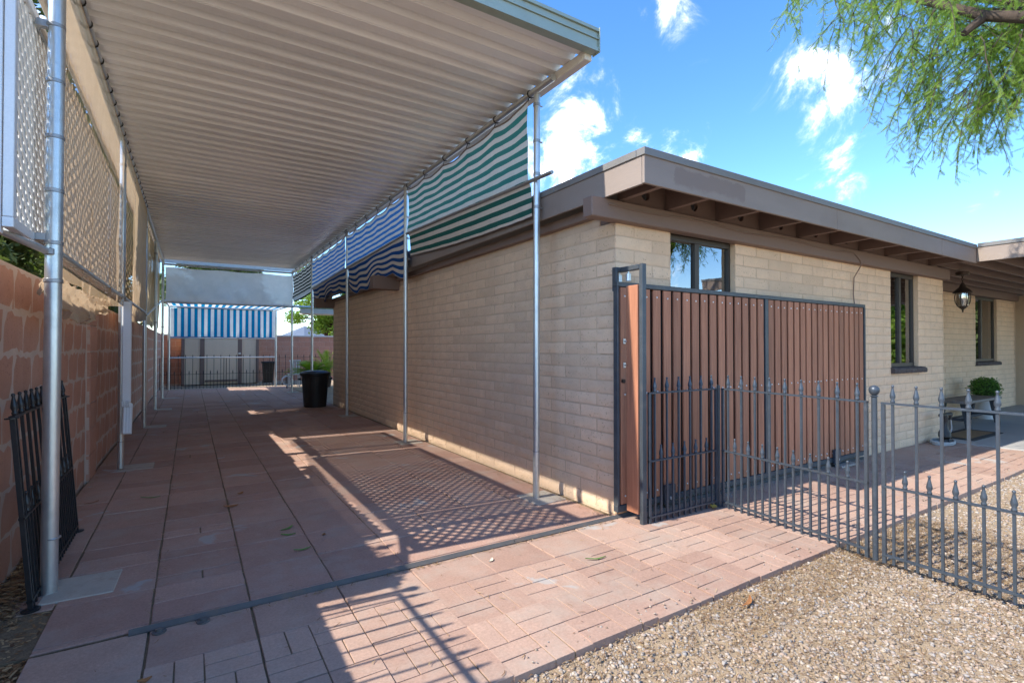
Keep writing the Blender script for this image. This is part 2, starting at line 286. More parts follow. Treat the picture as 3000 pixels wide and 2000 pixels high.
# ------------------------------------------------------------------ builders
ORG = {}
class MB:
    def __init__(s): s.v = []; s.f = []; s.uv = None
    def add(s, vs, fs):
        o = len(s.v); s.v += [tuple(v) for v in vs]; s.f += [tuple(i + o for i in f) for f in fs]; return s
    def box(s, x0, x1, y0, y1, z0, z1, b=0.):
        if b <= 0:
            return s.add([(x0, y0, z0), (x1, y0, z0), (x1, y1, z0), (x0, y1, z0), (x0, y0, z1), (x1, y0, z1), (x1, y1, z1), (x0, y1, z1)],
                  [(3, 2, 1, 0), (4, 5, 6, 7), (0, 1, 5, 4), (1, 2, 6, 5), (2, 3, 7, 6), (3, 0, 4, 7)])
        b = min(b, (x1 - x0) * .45, (y1 - y0) * .45, (z1 - z0) * .45); vs = []
        c = [(x0, x1), (y0, y1), (z0, z1)]
        idx = {}
        for i in range(2):
            for j in range(2):
                for k in range(2):
                    for ax in range(3):
                        p = [c[0][i], c[1][j], c[2][k]]; sg = (i, j, k)
                        for a in range(3):
                            if a != ax: p[a] += b if sg[a] == 0 else -b
                        idx[(i, j, k, ax)] = len(vs); vs.append(p)
        fs = []
        def face(keys, n):
            q = [idx[k] for k in keys]; a, b2, c2 = (Vector(vs[q[i]]) for i in range(3))
            if (b2 - a).cross(c2 - a).dot(Vector(n)) < 0: q.reverse()
            fs.append(tuple(q))
        for ax in range(3):
            o1, o2 = [a for a in range(3) if a != ax]
            for sgn in range(2):
                ks = []
                for (u, w) in ((0, 0), (1, 0), (1, 1), (0, 1)):
                    t = [0, 0, 0]; t[ax] = sgn; t[o1] = u; t[o2] = w; ks.append((*t, ax))
                n = [0, 0, 0]; n[ax] = 1 if sgn else -1; face(ks, n)
            for u in range(2):
                for w in range(2):
                    t0 = [0, 0, 0]; t0[o1] = u; t0[o2] = w; t1 = list(t0); t1[ax] = 1
                    n = [0, 0, 0]; n[o1] = 1 if u else -1; n[o2] = 1 if w else -1
                    face([(*t0, o1), (*t1, o1), (*t1, o2), (*t0, o2)], n)
        for i in range(2):
            for j in range(2):
                for k in range(2):
                    face([(i, j, k, a) for a in range(3)], (i * 2 - 1, j * 2 - 1, k * 2 - 1))
        return s.add(vs, fs)
    def tube(s, p0, p1, r, n=10, r1=None, cap=True):
        p0 = Vector(p0); p1 = Vector(p1); d = (p1 - p0).normalized(); r1 = r if r1 is None else r1
        u = d.orthogonal().normalized(); w = d.cross(u); vs = []
        for p, rr in ((p0, r), (p1, r1)):
            for i in range(n):
                a = 2 * math.pi * i / n; vs.append(p + (u * math.cos(a) + w * math.sin(a)) * rr)
        fs = [(i, (i + 1) % n, n + (i + 1) % n, n + i) for i in range(n)]
        if cap: fs += [tuple(range(n - 1, -1, -1)), tuple(range(n, 2 * n))]
        return s.add(vs, fs)
    def path(s, pts, r, n=6, r1=None):
        pts = [Vector(p) for p in pts]; m = len(pts); vs = []; u = None
        for i, p in enumerate(pts):
            d = (pts[min(i + 1, m - 1)] - pts[max(i - 1, 0)]).normalized()
            u = d.orthogonal().normalized() if u is None else (u - d * u.dot(d)).normalized()
            w = d.cross(u); rr = r if r1 is None else r + (r1 - r) * i / (m - 1)
            for k in range(n):
                a = 2 * math.pi * k / n; vs.append(p + (u * math.cos(a) + w * math.sin(a)) * rr)
        fs = [(i * n + k, i * n + (k + 1) % n, (i + 1) * n + (k + 1) % n, (i + 1) * n + k) for i in range(m - 1) for k in range(n)]
        fs += [tuple(range(n - 1, -1, -1)), tuple(range((m - 1) * n, m * n))]
        return s.add(vs, fs)
    def lathe(s, c, prof, n=12):
        vs = []; c = Vector(c)
        for r, z in prof:
            for i in range(n):
                a = 2 * math.pi * i / n; vs.append((c.x + r * math.cos(a), c.y + r * math.sin(a), c.z + z))
        m = len(prof)
        fs = [(j * n + i, j * n + (i + 1) % n, (j + 1) * n + (i + 1) % n, (j + 1) * n + i) for j in range(m - 1) for i in range(n)]
        fs += [tuple(range(n - 1, -1, -1)), tuple(range((m - 1) * n, m * n))]
        return s.add(vs, fs)
    def quad(s, a, b, c, d): return s.add([a, b, c, d], [(0, 1, 2, 3)])
    def mesh(s, name, smooth=False, org=(0, 0, 0)):
        me = bpy.data.meshes.new(name); ox, oy, oz = org
        me.from_pydata([(x - ox, y - oy, z - oz) for x, y, z in s.v], [], s.f)
        if smooth: me.shade_smooth()
        me.update(); return me
    def build(s, name, mat, parent=None, smooth=False, mesh_org=None):
        org = ORG.get(parent.name, (0, 0, 0)) if parent else (mesh_org or (0, 0, 0))
        me = s.mesh(name, smooth, org); me.materials.append(mat)
        o = bpy.data.objects.new(name, me); COL.objects.link(o)
        if parent: o.parent = parent
        else: o.location = org
        ORG[o.name] = tuple(org)
        if smooth and hasattr(me, 'set_sharp_from_angle'): me.set_sharp_from_angle(angle=R(40))
        return o
def tag(o, label=None, cat=None, group=None, kind=None):
    if label: o['label'] = label
    if cat: o['category'] = cat
    if group: o['group'] = group
    if kind: o['kind'] = kind
    return o
def thing(name, label, cat, loc=(0, 0, 0), group=None):
    o = bpy.data.objects.new(name, None); COL.objects.link(o); o.location = loc; ORG[o.name] = tuple(loc)
    o.empty_display_size = .1
    return tag(o, label, cat, group)
def inst(name, me, parent, loc, rot=None, scale=None):
    """one object sharing mesh data; loc in world space"""
    o = bpy.data.objects.new(name, me); COL.objects.link(o)
    og = ORG.get(parent.name, (0, 0, 0)) if parent else (0, 0, 0)
    o.location = (loc[0] - og[0], loc[1] - og[1], loc[2] - og[2]); o.parent = parent
    if rot: o.rotation_euler = rot
    if scale: o.scale = scale
    ORG[o.name] = tuple(loc)
    return o
def np_obj(name, verts, faces, mat, parent=None, smooth=False):
    """verts (n,3), faces (m,k) numpy"""
    me = bpy.data.meshes.new(name); k = faces.shape[1]
    og = np.array(ORG.get(parent.name, (0, 0, 0)) if parent else (0, 0, 0))
    me.vertices.add(len(verts)); me.vertices.foreach_set('co', (verts - og).astype(np.float32).ravel())
    me.loops.add(faces.size); me.loops.foreach_set('vertex_index', faces.astype(np.int32).ravel())
    me.polygons.add(len(faces)); me.polygons.foreach_set('loop_start', np.arange(0, faces.size, k, dtype=np.int32))
    me.update(calc_edges=True)
    if smooth: me.shade_smooth()
    me.materials.append(mat); o = bpy.data.objects.new(name, me); COL.objects.link(o)
    if parent: o.parent = parent
    ORG[o.name] = tuple(og); return o
def gridcloth(name, fn, nu, nv, mat, parent=None, uvs=(1, 1), thick=0.):
    """surface fn(u,v)->xyz with a UV map, u,v in 0..1"""
    vs = [fn(i / nu, j / nv) for j in range(nv + 1) for i in range(nu + 1)]
    fs = [(j * (nu + 1) + i, j * (nu + 1) + i + 1, (j + 1) * (nu + 1) + i + 1, (j + 1) * (nu + 1) + i) for j in range(nv) for i in range(nu)]
    mb = MB(); mb.add(vs, fs); o = mb.build(name, mat, parent, smooth=False)
    me = o.data; me.shade_smooth(); uv = me.uv_layers.new(name='UVMap')
    for p in me.polygons:
        for li in p.loop_indices:
            vi = me.loops[li].vertex_index; uv.data[li].uv = ((vi % (nu + 1)) / nu * uvs[0], (vi // (nu + 1)) / nv * uvs[1])
    return o

# ------------------------------------------------------------------ ground
nx = 60
mb = MB()
mb.quad((-150, -150, -.04), (150, -150, -.04), (150, 250, -.04), (-150, 250, -.04))
ground = tag(mb.build('ground', SOIL), kind='structure')

def pavermesh(name, w, d, kind, mat, seed):
    """paver with its top centre at the origin; chamfered, edges slightly uneven; basket kind carries 8 brick faces"""
    r = random.Random(seed); mb = MB(); g = .004
    def slab(x0, x1, y0, y1, zt, ch, nn=3):
        nxx, nyy = nn, nn; vs = []; fs = []
        for j in range(nyy + 1):
            for i in range(nxx + 1):
                e = i in (0, nxx) or j in (0, nyy)
                x = x0 + ch + (x1 - x0 - 2 * ch) * i / nxx; y = y0 + ch + (y1 - y0 - 2 * ch) * j / nyy
                vs.append((x + r.uniform(-1, 1) * .0016, y + r.uniform(-1, 1) * .0016, zt + r.uniform(-1, 1) * .0008))
        fs += [(j * (nxx + 1) + i, j * (nxx + 1) + i + 1, (j + 1) * (nxx + 1) + i + 1, (j + 1) * (nxx + 1) + i) for j in range(nyy) for i in range(nxx)]
        ring = [i for i in range(nxx)] + [nxx + (nxx + 1) * j for j in range(nyy)] + [(nyy + 1) * (nxx + 1) - 1 - i for i in range(nxx)] + [(nxx + 1) * (nyy - j) for j in range(nyy)]
        b = len(vs); cx, cy = (x0 + x1) / 2, (y0 + y1) / 2
        for q in ring:
            x, y, z = vs[q]; vs.append((x + (ch if x > cx else -ch) * (1 if abs(x - cx) > (x1 - x0) * .4 else 0), y + (ch if y > cy else -ch) * (1 if abs(y - cy) > (y1 - y0) * .4 else 0), zt - ch))
        for q in range(len(ring)):
            x, y, z = vs[b + q]; vs.append((x, y, -.045))
        L = len(ring)
        for q in range(L):
            a, c = ring[q], ring[(q + 1) % L]
            fs.append((a, b + q, b + (q + 1) % L, c)); fs.append((b + q, b + L + q, b + L + (q + 1) % L, b + (q + 1) % L))
        mb.add(vs, fs)
    if kind == 'plain': slab(-w / 2 + g, w / 2 - g, -d / 2 + .0026, d / 2 - .0026, 0, .003)
    elif kind == 'half':
        s = r.uniform(.35, .65) * w - w / 2
        slab(-w / 2 + g, s - .004, -d / 2 + g, d / 2 - g, 0, .004); slab(s + .004, w / 2 - g, -d / 2 + g, d / 2 - g, -.001, .004)
    else:
        for qx in (0, 1):
            for qy in (0, 1):
                X0 = -w / 2 + qx * w / 2; Y0 = -d / 2 + qy * d / 2; h = .003
                for k in (0, 1):
                    if (qx + qy) % 2 == 1: slab(X0 + k * w / 4 + h, X0 + (k + 1) * w / 4 - h, Y0 + h, Y0 + d / 2 - h, 0, .0014, 1)
                    else: slab(X0 + h, X0 + w / 2 - h, Y0 + k * d / 4 + h, Y0 + (k + 1) * d / 4 - h, 0, .0014, 1)
        mb.box(-w / 2 + .006, w / 2 - .006, -d / 2 + .006, d / 2 - .006, -.045, -.006)
    me = mb.mesh(name); me.materials.append(mat)
    if kind == 'basket':
        me.materials.append(JOINT)
        for p in list(me.polygons)[-6:]: p.material_index = 1
    return me

XE = [-.595, -.163, .276, .71, 1.14, 1.565, 1.99, 2.425, 2.86]
drive = tag(MB().box(-.88, 2.9, 3.03, 19.55, -.06, -.007).build('driveway', JOINT), kind='structure')
PM = {}
def pm(w, d, kind, mat, k):
    key = (round(w, 2), round(d, 2), kind, mat.name, k)
    if key not in PM: PM[key] = pavermesh('paver', w, d, kind, mat, hash(key[:3]) % 1000 + k * 17)
    return PM[key]
PADS = [(-.60, 3.775), (-.60, 7.2), (-.60, 10.7), (-.60, 13.55), (-.60, 16.45), (2.66, 3.79), (2.62, 7.0), (2.63, 10.35), (2.62, 13.8), (2.6, 16.7)]
far = []; cnt = 0
ys = 3.045; rows = []
yy = 3.085
while yy < 19.5: rows.append((yy, min(yy + .4345, 19.53))); yy += .4345
rows = [(3.035, 3.083)] + rows
cols = [(-.875, -.597)] + list(zip(XE[:-1], XE[1:]))
for ri, (y0, y1) in enumerate(rows):
    for ci, (x0, x1) in enumerate(cols):
        if ci == 0 and y0 < 3.5: continue
        parts = [(y0, y1)]
        if ri > 0 and ci == 2 and random.random() < .55:      # many slabs of this column are split across
            s = y0 + (y1 - y0) * random.choice((.33, .5, .62)); parts = [(y0, s), (s, y1)]
        elif ri > 1 and random.random() < .12:
            s = y0 + (y1 - y0) * .5; parts = [(y0, s), (s, y1)]
        for (a, b) in parts:
            kind = 'half' if (ci in (2, 1) and random.random() < .16 and len(parts) == 2) else 'plain'
            me = pm(x1 - x0, b - a, kind, PAVER, random.randrange(3))
            lc = ((x0 + x1) / 2, (a + b) / 2, random.uniform(-.003, .0015)); rt = (random.gauss(0, .0035), random.gauss(0, .0035), random.gauss(0, .003))
            if cnt < 296: inst('paver', me, drive, lc, rt); cnt += 1
            else: far.append((me, lc, rt))
def join_insts(name, items, mat, parent):
    V = []; F = []; off = 0; mb = MB()
    for me, lc, rt in items:
        M = Matrix.Translation(lc)
        if rt: M = M @ Matrix.Rotation(rt[2], 4, 'Z') @ Matrix.Rotation(rt[1], 4, 'Y') @ Matrix.Rotation(rt[0], 4, 'X')
        mb.add([M @ v.co for v in me.vertices], [tuple(p.vertices) for p in me.polygons])
    return tag(mb.build(name, mat, parent), kind='stuff')
join_insts('distant_pavers', far, PAVER, drive)
PADM = MB().box(-.16, .16, -.165, .165, -.05, .0045, .004).mesh('pad'); PADM.materials.append(CEMENT)
for x, y in PADS: inst('footing_pad', PADM, drive, (x + (.09 if x < 0 else .02), y - .02, random.uniform(.0, .002)), (0, 0, random.gauss(0, .03)))

path = tag(MB().box(-.58, 9.2, 1.80, 3.03, -.06, -.012).build('path', JOINT), kind='structure')
xs = list(XE); 
while xs[-1] < 9.1: xs.append(xs[-1] + .433)
for i in range(len(xs) - 1):
    for (a, b, kind) in ((1.355, 1.787, 'basket'), (1.787, 2.222, 'basket'), (2.222, 2.652, 'basket'), (2.652, 3.005, 'plain')):
        if a < 1.5 and i > 1: continue
        if a < 1.5: kind = 'plain' if i == 0 else 'basket'
        if i == 0: kind = 'plain'
        me = pm(.433, b - a, kind, PAVERP, random.randrange(3))
        inst('paver', me, path, ((xs[i] + xs[i + 1]) / 2, (a + b) / 2 + (random.gauss(0, .004) if a < 1.8 else 0), random.uniform(-.004, .003)), (random.gauss(0, .006), random.gauss(0, .005), random.gauss(0, .004)))
    if xs[i] > 6.6 and xs[i] < 9.1: pass
for xi in range(15):   # strip of pavers between the track line and the house wall, right of the gate
    x0 = 2.9 + xi * .433
    if x0 < 9.1: inst('paver', pm(.433, .11, 'plain', PAVERP, 0), path, (x0 + .216, 2.995 + .06, -.004))
tag(MB().box(9.22, 17, 0.6, 3.9, -.08, .012, .006).build('porch_slab', CONCRETE), kind='structure')

# gate track rail
tr = thing('gate_track', 'rusty steel sliding gate track lying across the paved floor', 'track', (-.24, 3.0, 0))
MB().box(-.24, 7.0, 2.983, 3.03, .002, .007).build('base_strip', TRACK, tr)
mb = MB()
for x0, x1 in ((-.24, 1.9), (1.905, 7.0)):
    mb.add([(x0, 2.988, .007), (x1, 2.988, .007), (x1, 3.004, .026), (x0, 3.004, .026), (x0, 3.024, .007), (x1, 3.024, .007)],
           [(0, 1, 2, 3), (3, 2, 5, 4), (0, 3, 4), (1, 5, 2)])
mb.build('rail', TRACK, tr)
for x in (-.12, .06):
    MB().lathe((x, 2.955, .001), [(.03, 0), (.03, .007), (.014, .009), (.014, .018), (.0, .02)], 10).build('anchor_bolt', TRACK, tr)

# ------------------------------------------------------------------ block walls
def blockmeshes(L, H, D, mat, n=6, bulge=.004, ch=.005, amp=.0025):
    """blocks facing -Y, front plane at y=0, centred in x and z"""
    out = []
    for s in range(n):
        r = random.Random(s + int(L * 1000)); nu, nv = 5, 3; vs = []; fs = []
        for j in range(nv + 1):
            for i in range(nu + 1):
                u, w = i / nu, j / nv; edge = i in (0, nu) or j in (0, nv)
                x = -L / 2 + ch * .6 + (L - 1.2 * ch) * u; z = -H / 2 + ch * .6 + (H - 1.2 * ch) * w
                y = -bulge * (math.sin(math.pi * w) ** .5) * (.75 + .25 * math.sin(math.pi * u)) + r.uniform(-amp, amp) * (0 if edge else 1)
                if edge: y = ch * .5 + r.uniform(-amp, amp) * .5; x += r.uniform(-1, 1) * ch * .5; z += r.uniform(-1, 1) * ch * .5
                vs.append((x, y, z))
        fs = [(j * (nu + 1) + i, j * (nu + 1) + i + 1, (j + 1) * (nu + 1) + i + 1, (j + 1) * (nu + 1) + i) for j in range(nv) for i in range(nu)]
        ring = [i for i in range(nu)] + [nu + (nu + 1) * j for j in range(nv)] + [(nv + 1) * (nu + 1) - 1 - i for i in range(nu)] + [(nu + 1) * (nv - j) for j in range(nv)]
        b = len(vs)
        for q in ring: vs.append((vs[q][0], D, vs[q][2]))
        fs += [(ring[(q + 1) % len(ring)], ring[q], b + q, b + (q + 1) % len(ring)) for q in range(len(ring))]
        mb = MB(); mb.add(vs, fs); me = mb.mesh('block'); me.shade_smooth()
        if hasattr(me, 'set_sharp_from_angle'): me.set_sharp_from_angle(angle=R(50))
        me.materials.append(mat); out.append(me)
    return out
JW = .009
BK = {}
def bm(L, H, D, mat, **kw):
    key = (round(L, 2), round(H, 3), D, mat.name)
    if key not in BK: BK[key] = blockmeshes(round(L, 2), H, D, mat, **kw)
    return random.choice(BK[key])
def wall_blocks(items, p0, dirx, length, z0, ncourse, H, L, D, mat, openings=(), **kw):
    """collect (mesh, location, rotz) of a running-bond wall; dirx is unit direction, blocks face to the right of dirx (-normal)"""
    rz = math.atan2(dirx[1], dirx[0])
    for c in range(ncourse):
        zc = z0 + H * (c + .5); x = -(L / 2 if c % 2 else 0)
        segs = []
        while x < length - .01:
            a, b = max(x, 0), min(x + L, length); x += L
            pieces = [(a, b)]
            for (o0, o1, q0, q1) in openings:
                if q0 < zc < q1:
                    np_ = []
                    for (s, e) in pieces:
                        if e <= o0 or s >= o1: np_.append((s, e))
                        else:
                            if s < o0: np_.append((s, o0))
                            if e > o1: np_.append((o1, e))
                    pieces = np_
            for (s, e) in pieces:
                if e - s < .05: continue
                m = (s + e) / 2
                items.append((bm(e - s - JW, H - JW, D, mat, **kw), (p0[0] + dirx[0] * m, p0[1] + dirx[1] * m, zc), rz))
def place_blocks(items, wall, limit, matjoin, cam=(0, 0)):
    items.sort(key=lambda it: (it[1][0] - cam[0]) ** 2 + (it[1][1] - cam[1]) ** 2)
    for me, lc, rz in items[:limit]: inst('block', me, wall, lc, (0, 0, rz))
    if items[limit:]:
        join_insts('distant_blocks', [(me, lc, (0, 0, rz)) for me, lc, rz in items[limit:]], matjoin, wall)

# house ------------------------------------------------------------
house = thing('house', 'single storey cream painted block house with brown flat roof', 'house', (2.905, 3.05, 0))
WX, WY, WT = 2.905, 3.05, 2.372
H_, L_ = .1078, .43
wmb = MB()
wmb.box(WX + .0045, WX + .19, WY + .19, 12.74, -.05, 2.47)
def front_seg(x0, x1, z0, z1): wmb.box(x0 + .004, x1 - .004, WY + .0045, WY + .19, z0, z1)
front_seg(WX + .004, 3.57, -.05, WT); front_seg(3.57, 4.49, -.05, .99); front_seg(4.49, 7.85, -.05, WT); front_seg(7.85, 8.70, -.05, 1.0); front_seg(8.70, 9.6, -.05, WT)
wmb.box(9.41, 9.592, WY + .19, 3.86, -.05, WT)
wmb.box(9.58, 13.8, 3.858, 4.05, -.05, WT + .05); wmb.box(13.8, 15.1, 3.858, 4.05, -.05, 1.0); wmb.box(15.1, 16.4, 3.858, 4.05, -.05, WT + .05)
wall = wmb.build('wall', CREAMJ, house)
items = []
wall_blocks(items, (WX, 12.74), (0, -1), 12.74 - WY, 0, 22, H_, L_, .02, CREAM)
wall_blocks(items, (WX, WY), (1, 0), 9.6 - WX, 0, 22, H_, L_, .02, CREAM, openings=[(3.57 - WX, 4.49 - WX, .99, 9), (7.85 - WX, 8.70 - WX, 1.0, 9)])
wall_blocks(items, (9.6, 3.85), (1, 0), 6.7, 0, 22, H_, L_, .02, CREAM, openings=[(13.8 - 9.6, 15.1 - 9.6, 1.0, 9)])
# reveals of the openings
for xo in (3.57, 7.85, 8.70 - .0, 4.49):
    pass
place_blocks(items, wall, 300, CREAM)
for x, s in ((3.57, -1), (4.49, 1), (7.85, -1), (8.70, 1)):
    x0, x1 = (x - .012, x - .002) if s < 0 else (x + .002, x + .012)
    MB().box(x0, x1, WY + .012, WY + .19, 1.0, WT).build('reveal', CREAM, house)
# top plate along the side wall, beams, rafters, fascia
MB().box(2.84, 3.1, 3.3, 12.9, 2.44, 2.514).build('side_plate', BROWN, house)
MB().box(2.585, 9.6, 2.965, 3.075, 2.362, 2.516, .006).build('beam', BROWN, house)
MB().box(2.92, 9.59, 3.08, 3.29, 2.38, 2.51).build('top_plate', BROWN, house)
MB().box(9.4, 17.0, 3.80, 4.0, 2.43, 2.729, .006).build('beam', BROWN, house)
for y in (8.2, 12.72): MB().box(2.47, 3.0, y - .1, y + .1, 2.30, 2.513, .006).build('beam', BROWN, house)
RX = [2.92] + [3.47 + .688 * i for i in range(9)]
raf = MB().box(-.024, .024, 0, .44, -.1, .1, .003).mesh('rafter'); raf.materials.append(BROWN)
for x in RX: inst('rafter', raf, house, (x, 2.575, 2.628))
edges = [2.74] + RX + [9.3]
for i in range(len(edges) - 1):
    x0, x1 = edges[i] + .026, edges[i + 1] - .026
    if x1 - x0 < .15: continue
    mb = MB(); cx, cz, r = (x0 + x1) / 2 + .02, 2.625, .048; n = 24; y = 3.012; vs = []; fs = []
    z0, z1 = 2.518, 2.728; per = []
    for k in range(n):
        a = 2 * math.pi * k / n; dx, dz = math.cos(a), math.sin(a)
        sx = ((x1 - cx) / dx if dx > 1e-6 else (x0 - cx) / dx if dx < -1e-6 else 1e9); sz = ((z1 - cz) / dz if dz > 1e-6 else (z0 - cz) / dz if dz < -1e-6 else 1e9)
        s = min(sx, sz); per.append((cx + dx * s, cz + dz * s))
    # snap nearest ray to each corner
    for c in ((x0, z0), (x1, z0), (x1, z1), (x0, z1)):
        k = min(range(n), key=lambda q: (per[q][0] - c[0]) ** 2 + (per[q][1] - c[1]) ** 2); per[k] = c
    for k in range(n):
        a = 2 * math.pi * k / n; vs.append((per[k][0], y, per[k][1]))
    for k in range(n):
        a = 2 * math.pi * k / n; vs.append((cx + r * math.cos(a), y, cz + r * math.sin(a)))
    for k in range(n):
        a = 2 * math.pi * k / n; vs.append((cx + r * math.cos(a), y + .035, cz + r * math.sin(a)))
    for k in range(n):
        q = (k + 1) % n; fs.append((k, q, n + q, n + k)); fs.append((n + k, n + q, 2 * n + q, 2 * n + k))
    mb.add(vs, fs); mb.build('vent_block', BROWN, house)
roof = MB().box(2.735, 17.5, 2.575, 13.1, 2.732, 2.75).build('roof', BROWN, house)
MB().box(9.30, 17.5, -.8, 2.57, 2.745, 2.76).build('porch_roof', BROWN, house)
for fa, fb in ((2.71, 5.40), (5.403, 8.0), (8.003, 9.2)): MB().box(fa, fb, 2.55, 2.574, 2.515 + random.uniform(0, .003), 2.728, .003).build('fascia', BROWNF, house)
MB().box(2.71, 2.733, 2.577, 13.1, 2.515, 2.728, .003).build('fascia', BROWNF, house)
MB().box(9.2, 9.224, -.8, 2.548, 2.535, 2.745, .003).build('fascia', BROWNF, house)
for (a, b) in ((2.70, 4.9), (4.903, 7.1), (7.103, 9.19)): MB().box(a, b, 2.538, 2.62, 2.716, 2.772, .003).build('flashing', FLASH, house)
for (a, b) in ((2.622, 3.6), (3.603, 7.2), (7.203, 13.1)): MB().box(2.698, 2.78, a, b, 2.717, 2.771, .003).build('flashing', FLASH, house)
MB().box(9.188, 9.27, -.8, 2.536, 2.735, 2.79, .003).build('flashing', FLASH, house)
pr = MB().box(9.226, 17.4, -.022, .022, -.09, .09, .003).mesh('porch_rafter', org=(9.226, 0, 0)); pr.materials.append(BROWN)
for i in range(14): inst('porch_rafter', pr, house, (9.226, 3.66 - .31 * i, 2.65))
MB().box(16.4, 16.6, 3.35, 4.05, -.05, 2.56).build('end_wall', STUCCO, house)
# windows
def window(x0, x1, z0, z1, y, mull, extras=True, blinds=False, curtain=False):
    w = MB()
    f = .028
    fr = MB().box(x0 - .001, x1 + .001, y, y + .06, z1 - f, z1 + .02).box(x0, x1, y + .001, y + .059, z0 - .02, z0 + f).box(x0, x0 + f, y + .002, y + .06, z0, z1).box(x1 - f, x1, y + .002, y + .06, z0, z1)
    fo = fr.build('window', WFRAME, house)
    m = x0 + (x1 - x0) * mull
    MB().box(m - .03, m + .03, y + .01, y + .055, z0 + f, z1 - f).build('mullion', WFRAME, fo)
    MB().box(x0 + f, m - .03, y + .035, y + .04, z0 + f, z1 - f).build('pane', GLASS, fo)
    MB().box(m + .03, x1 - f, y + .025, y + .03, z0 + f, z1 - f).build('pane', GLASS, fo)
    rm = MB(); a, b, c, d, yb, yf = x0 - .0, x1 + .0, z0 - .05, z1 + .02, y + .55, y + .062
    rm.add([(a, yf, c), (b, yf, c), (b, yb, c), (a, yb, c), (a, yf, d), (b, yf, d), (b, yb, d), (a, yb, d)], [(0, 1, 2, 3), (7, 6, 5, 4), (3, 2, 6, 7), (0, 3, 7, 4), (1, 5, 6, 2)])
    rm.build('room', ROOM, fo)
    if blinds:
        for k in range(int((z1 - z0) / .045)): 
            bl = inst('blind_slat', MB().box(-(x1 - m) / 2 + .04, (x1 - m) / 2 - .04, -.018, .018, -.001, .001).mesh('blind_slat'), fo, ((m + x1) / 2, y + .10, z0 + .03 + k * .045), (R(28), 0, 0)); bl.data.materials.append(WHITEP)
    if curtain:
        gridcloth('curtain', lambda u, v: (m + (x1 - m) * u, y + .12 + .018 * math.sin(u * 40 + v), z0 + (z1 - z0) * v), 60, 2, GREYC, fo)
    return fo
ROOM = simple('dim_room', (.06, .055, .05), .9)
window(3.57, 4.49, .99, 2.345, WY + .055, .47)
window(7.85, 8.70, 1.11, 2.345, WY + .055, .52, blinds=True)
window(13.8, 15.1, 1.08, 2.40, 3.90, .42, curtain=True)
def brick_sill(x0, x1, y, z):
    s = MB().box(x0, x1, y + .02, y + .11, z - .085, z - .01).build('sill', SILL, house)
    n = int((x1 - x0) / .085); w = (x1 - x0) / n
    vs = []; mb = MB()
    prof = [(.12, 0), (-.02, -.012), (-.045, -.03), (-.05, -.055), (-.045, -.088), (.12, -.088)]
    m = len(prof)
    for k, xx in enumerate((-.5 * w + .003, .5 * w - .003)): vs += [(xx, a, b) for a, b in prof]
    mb.add(vs, [(i, (i + 1) % m, m + (i + 1) % m, m + i) for i in range(m)] + [tuple(range(m - 1, -1, -1)), tuple(range(m, 2 * m))])
    me = mb.mesh('sill_brick'); me.materials.append(SILL)
    for i in range(n): inst('sill_brick', me, s, (x0 + (i + .5) * w, y, z + random.uniform(-.003, .003)), (random.gauss(0, .01), 0, 0))
brick_sill(7.83, 8.86, WY, 1.095); brick_sill(13.75, 15.2, 3.85, 1.06)
# wire along the beam
pts = [(2.75 + .3 * i, 2.957, 2.47 - .012 * math.sin(i * 1.3) - .01 * i / 12) for i in range(14)] + [(6.72, 2.955, 2.44), (6.8, 2.955, 2.40), (6.82, 2.955, 2.34), (6.82, 3.035, 2.2), (6.80, 3.035, 2.0), (6.83, 3.035, 1.85)]
MB().path(pts, .006, 5).build('cable', BROWN, house, True)

# left boundary wall -------------------------------------------------
lw = thing('boundary_wall', 'long red concrete block boundary wall along left of the carport', 'wall', (-.9, 3, 0))
core = MB().box(-1.09, -.9012, 2.95, 22.8, -.1, 1.84).build('mortar', REDJ, lw)
items = []; wall_blocks(items, (-.90, 2.95), (0, 1), 22.8 - 2.95, 0, 7, .262, .41, .03, REDB, bulge=.001, amp=.001, ch=.003)
for me, lc, rz in sorted(items, key=lambda it: it[1][1])[:210]: inst('block', me, lw, lc, (0, 0, rz))
join_insts('distant_blocks', [(me, lc, (0, 0, rz)) for me, lc, rz in sorted(items, key=lambda it: it[1][1])[210:]], REDB, lw)
pil = blockmeshes(.405, .254, .03, REDB, 4, .001, .003, .001)
for y in (6.85, 10.6, 14.6, 18.4):
    pm_ = MB().box(-.905, -.868, y - .2, y + .2, -.05, 1.83).build('pilaster', REDJ, lw)
    for c in range(7): inst('block', random.choice(pil), pm_, (-.858, y, .131 + .262 * c), (0, 0, R(90)))
# lower wall in front, just outside the picture: its shade falls across the pavers
lf = thing('front_boundary_wall', 'lower red block wall beside the front path, left of the view', 'wall', (-.9, -1, 0))
MB().box(-1.07, -.912, -3.5, 2.94, -.1, 1.40).build('mortar', REDJ, lf)
items = []; wall_blocks(items, (-.90, -3.45), (0, 1), 6.4, 0, 5, .282, .41, .03, REDB, bulge=.001, amp=.001, ch=.003)
join_insts('blocks', [(me, lc, (0, 0, rz)) for me, lc, rz in items], REDB, lf)

# ------------------------------------------------------------------ carport
cp = thing('carport', 'tall white corrugated metal carport roof on galvanised posts', 'carport', (1, 3, 0))
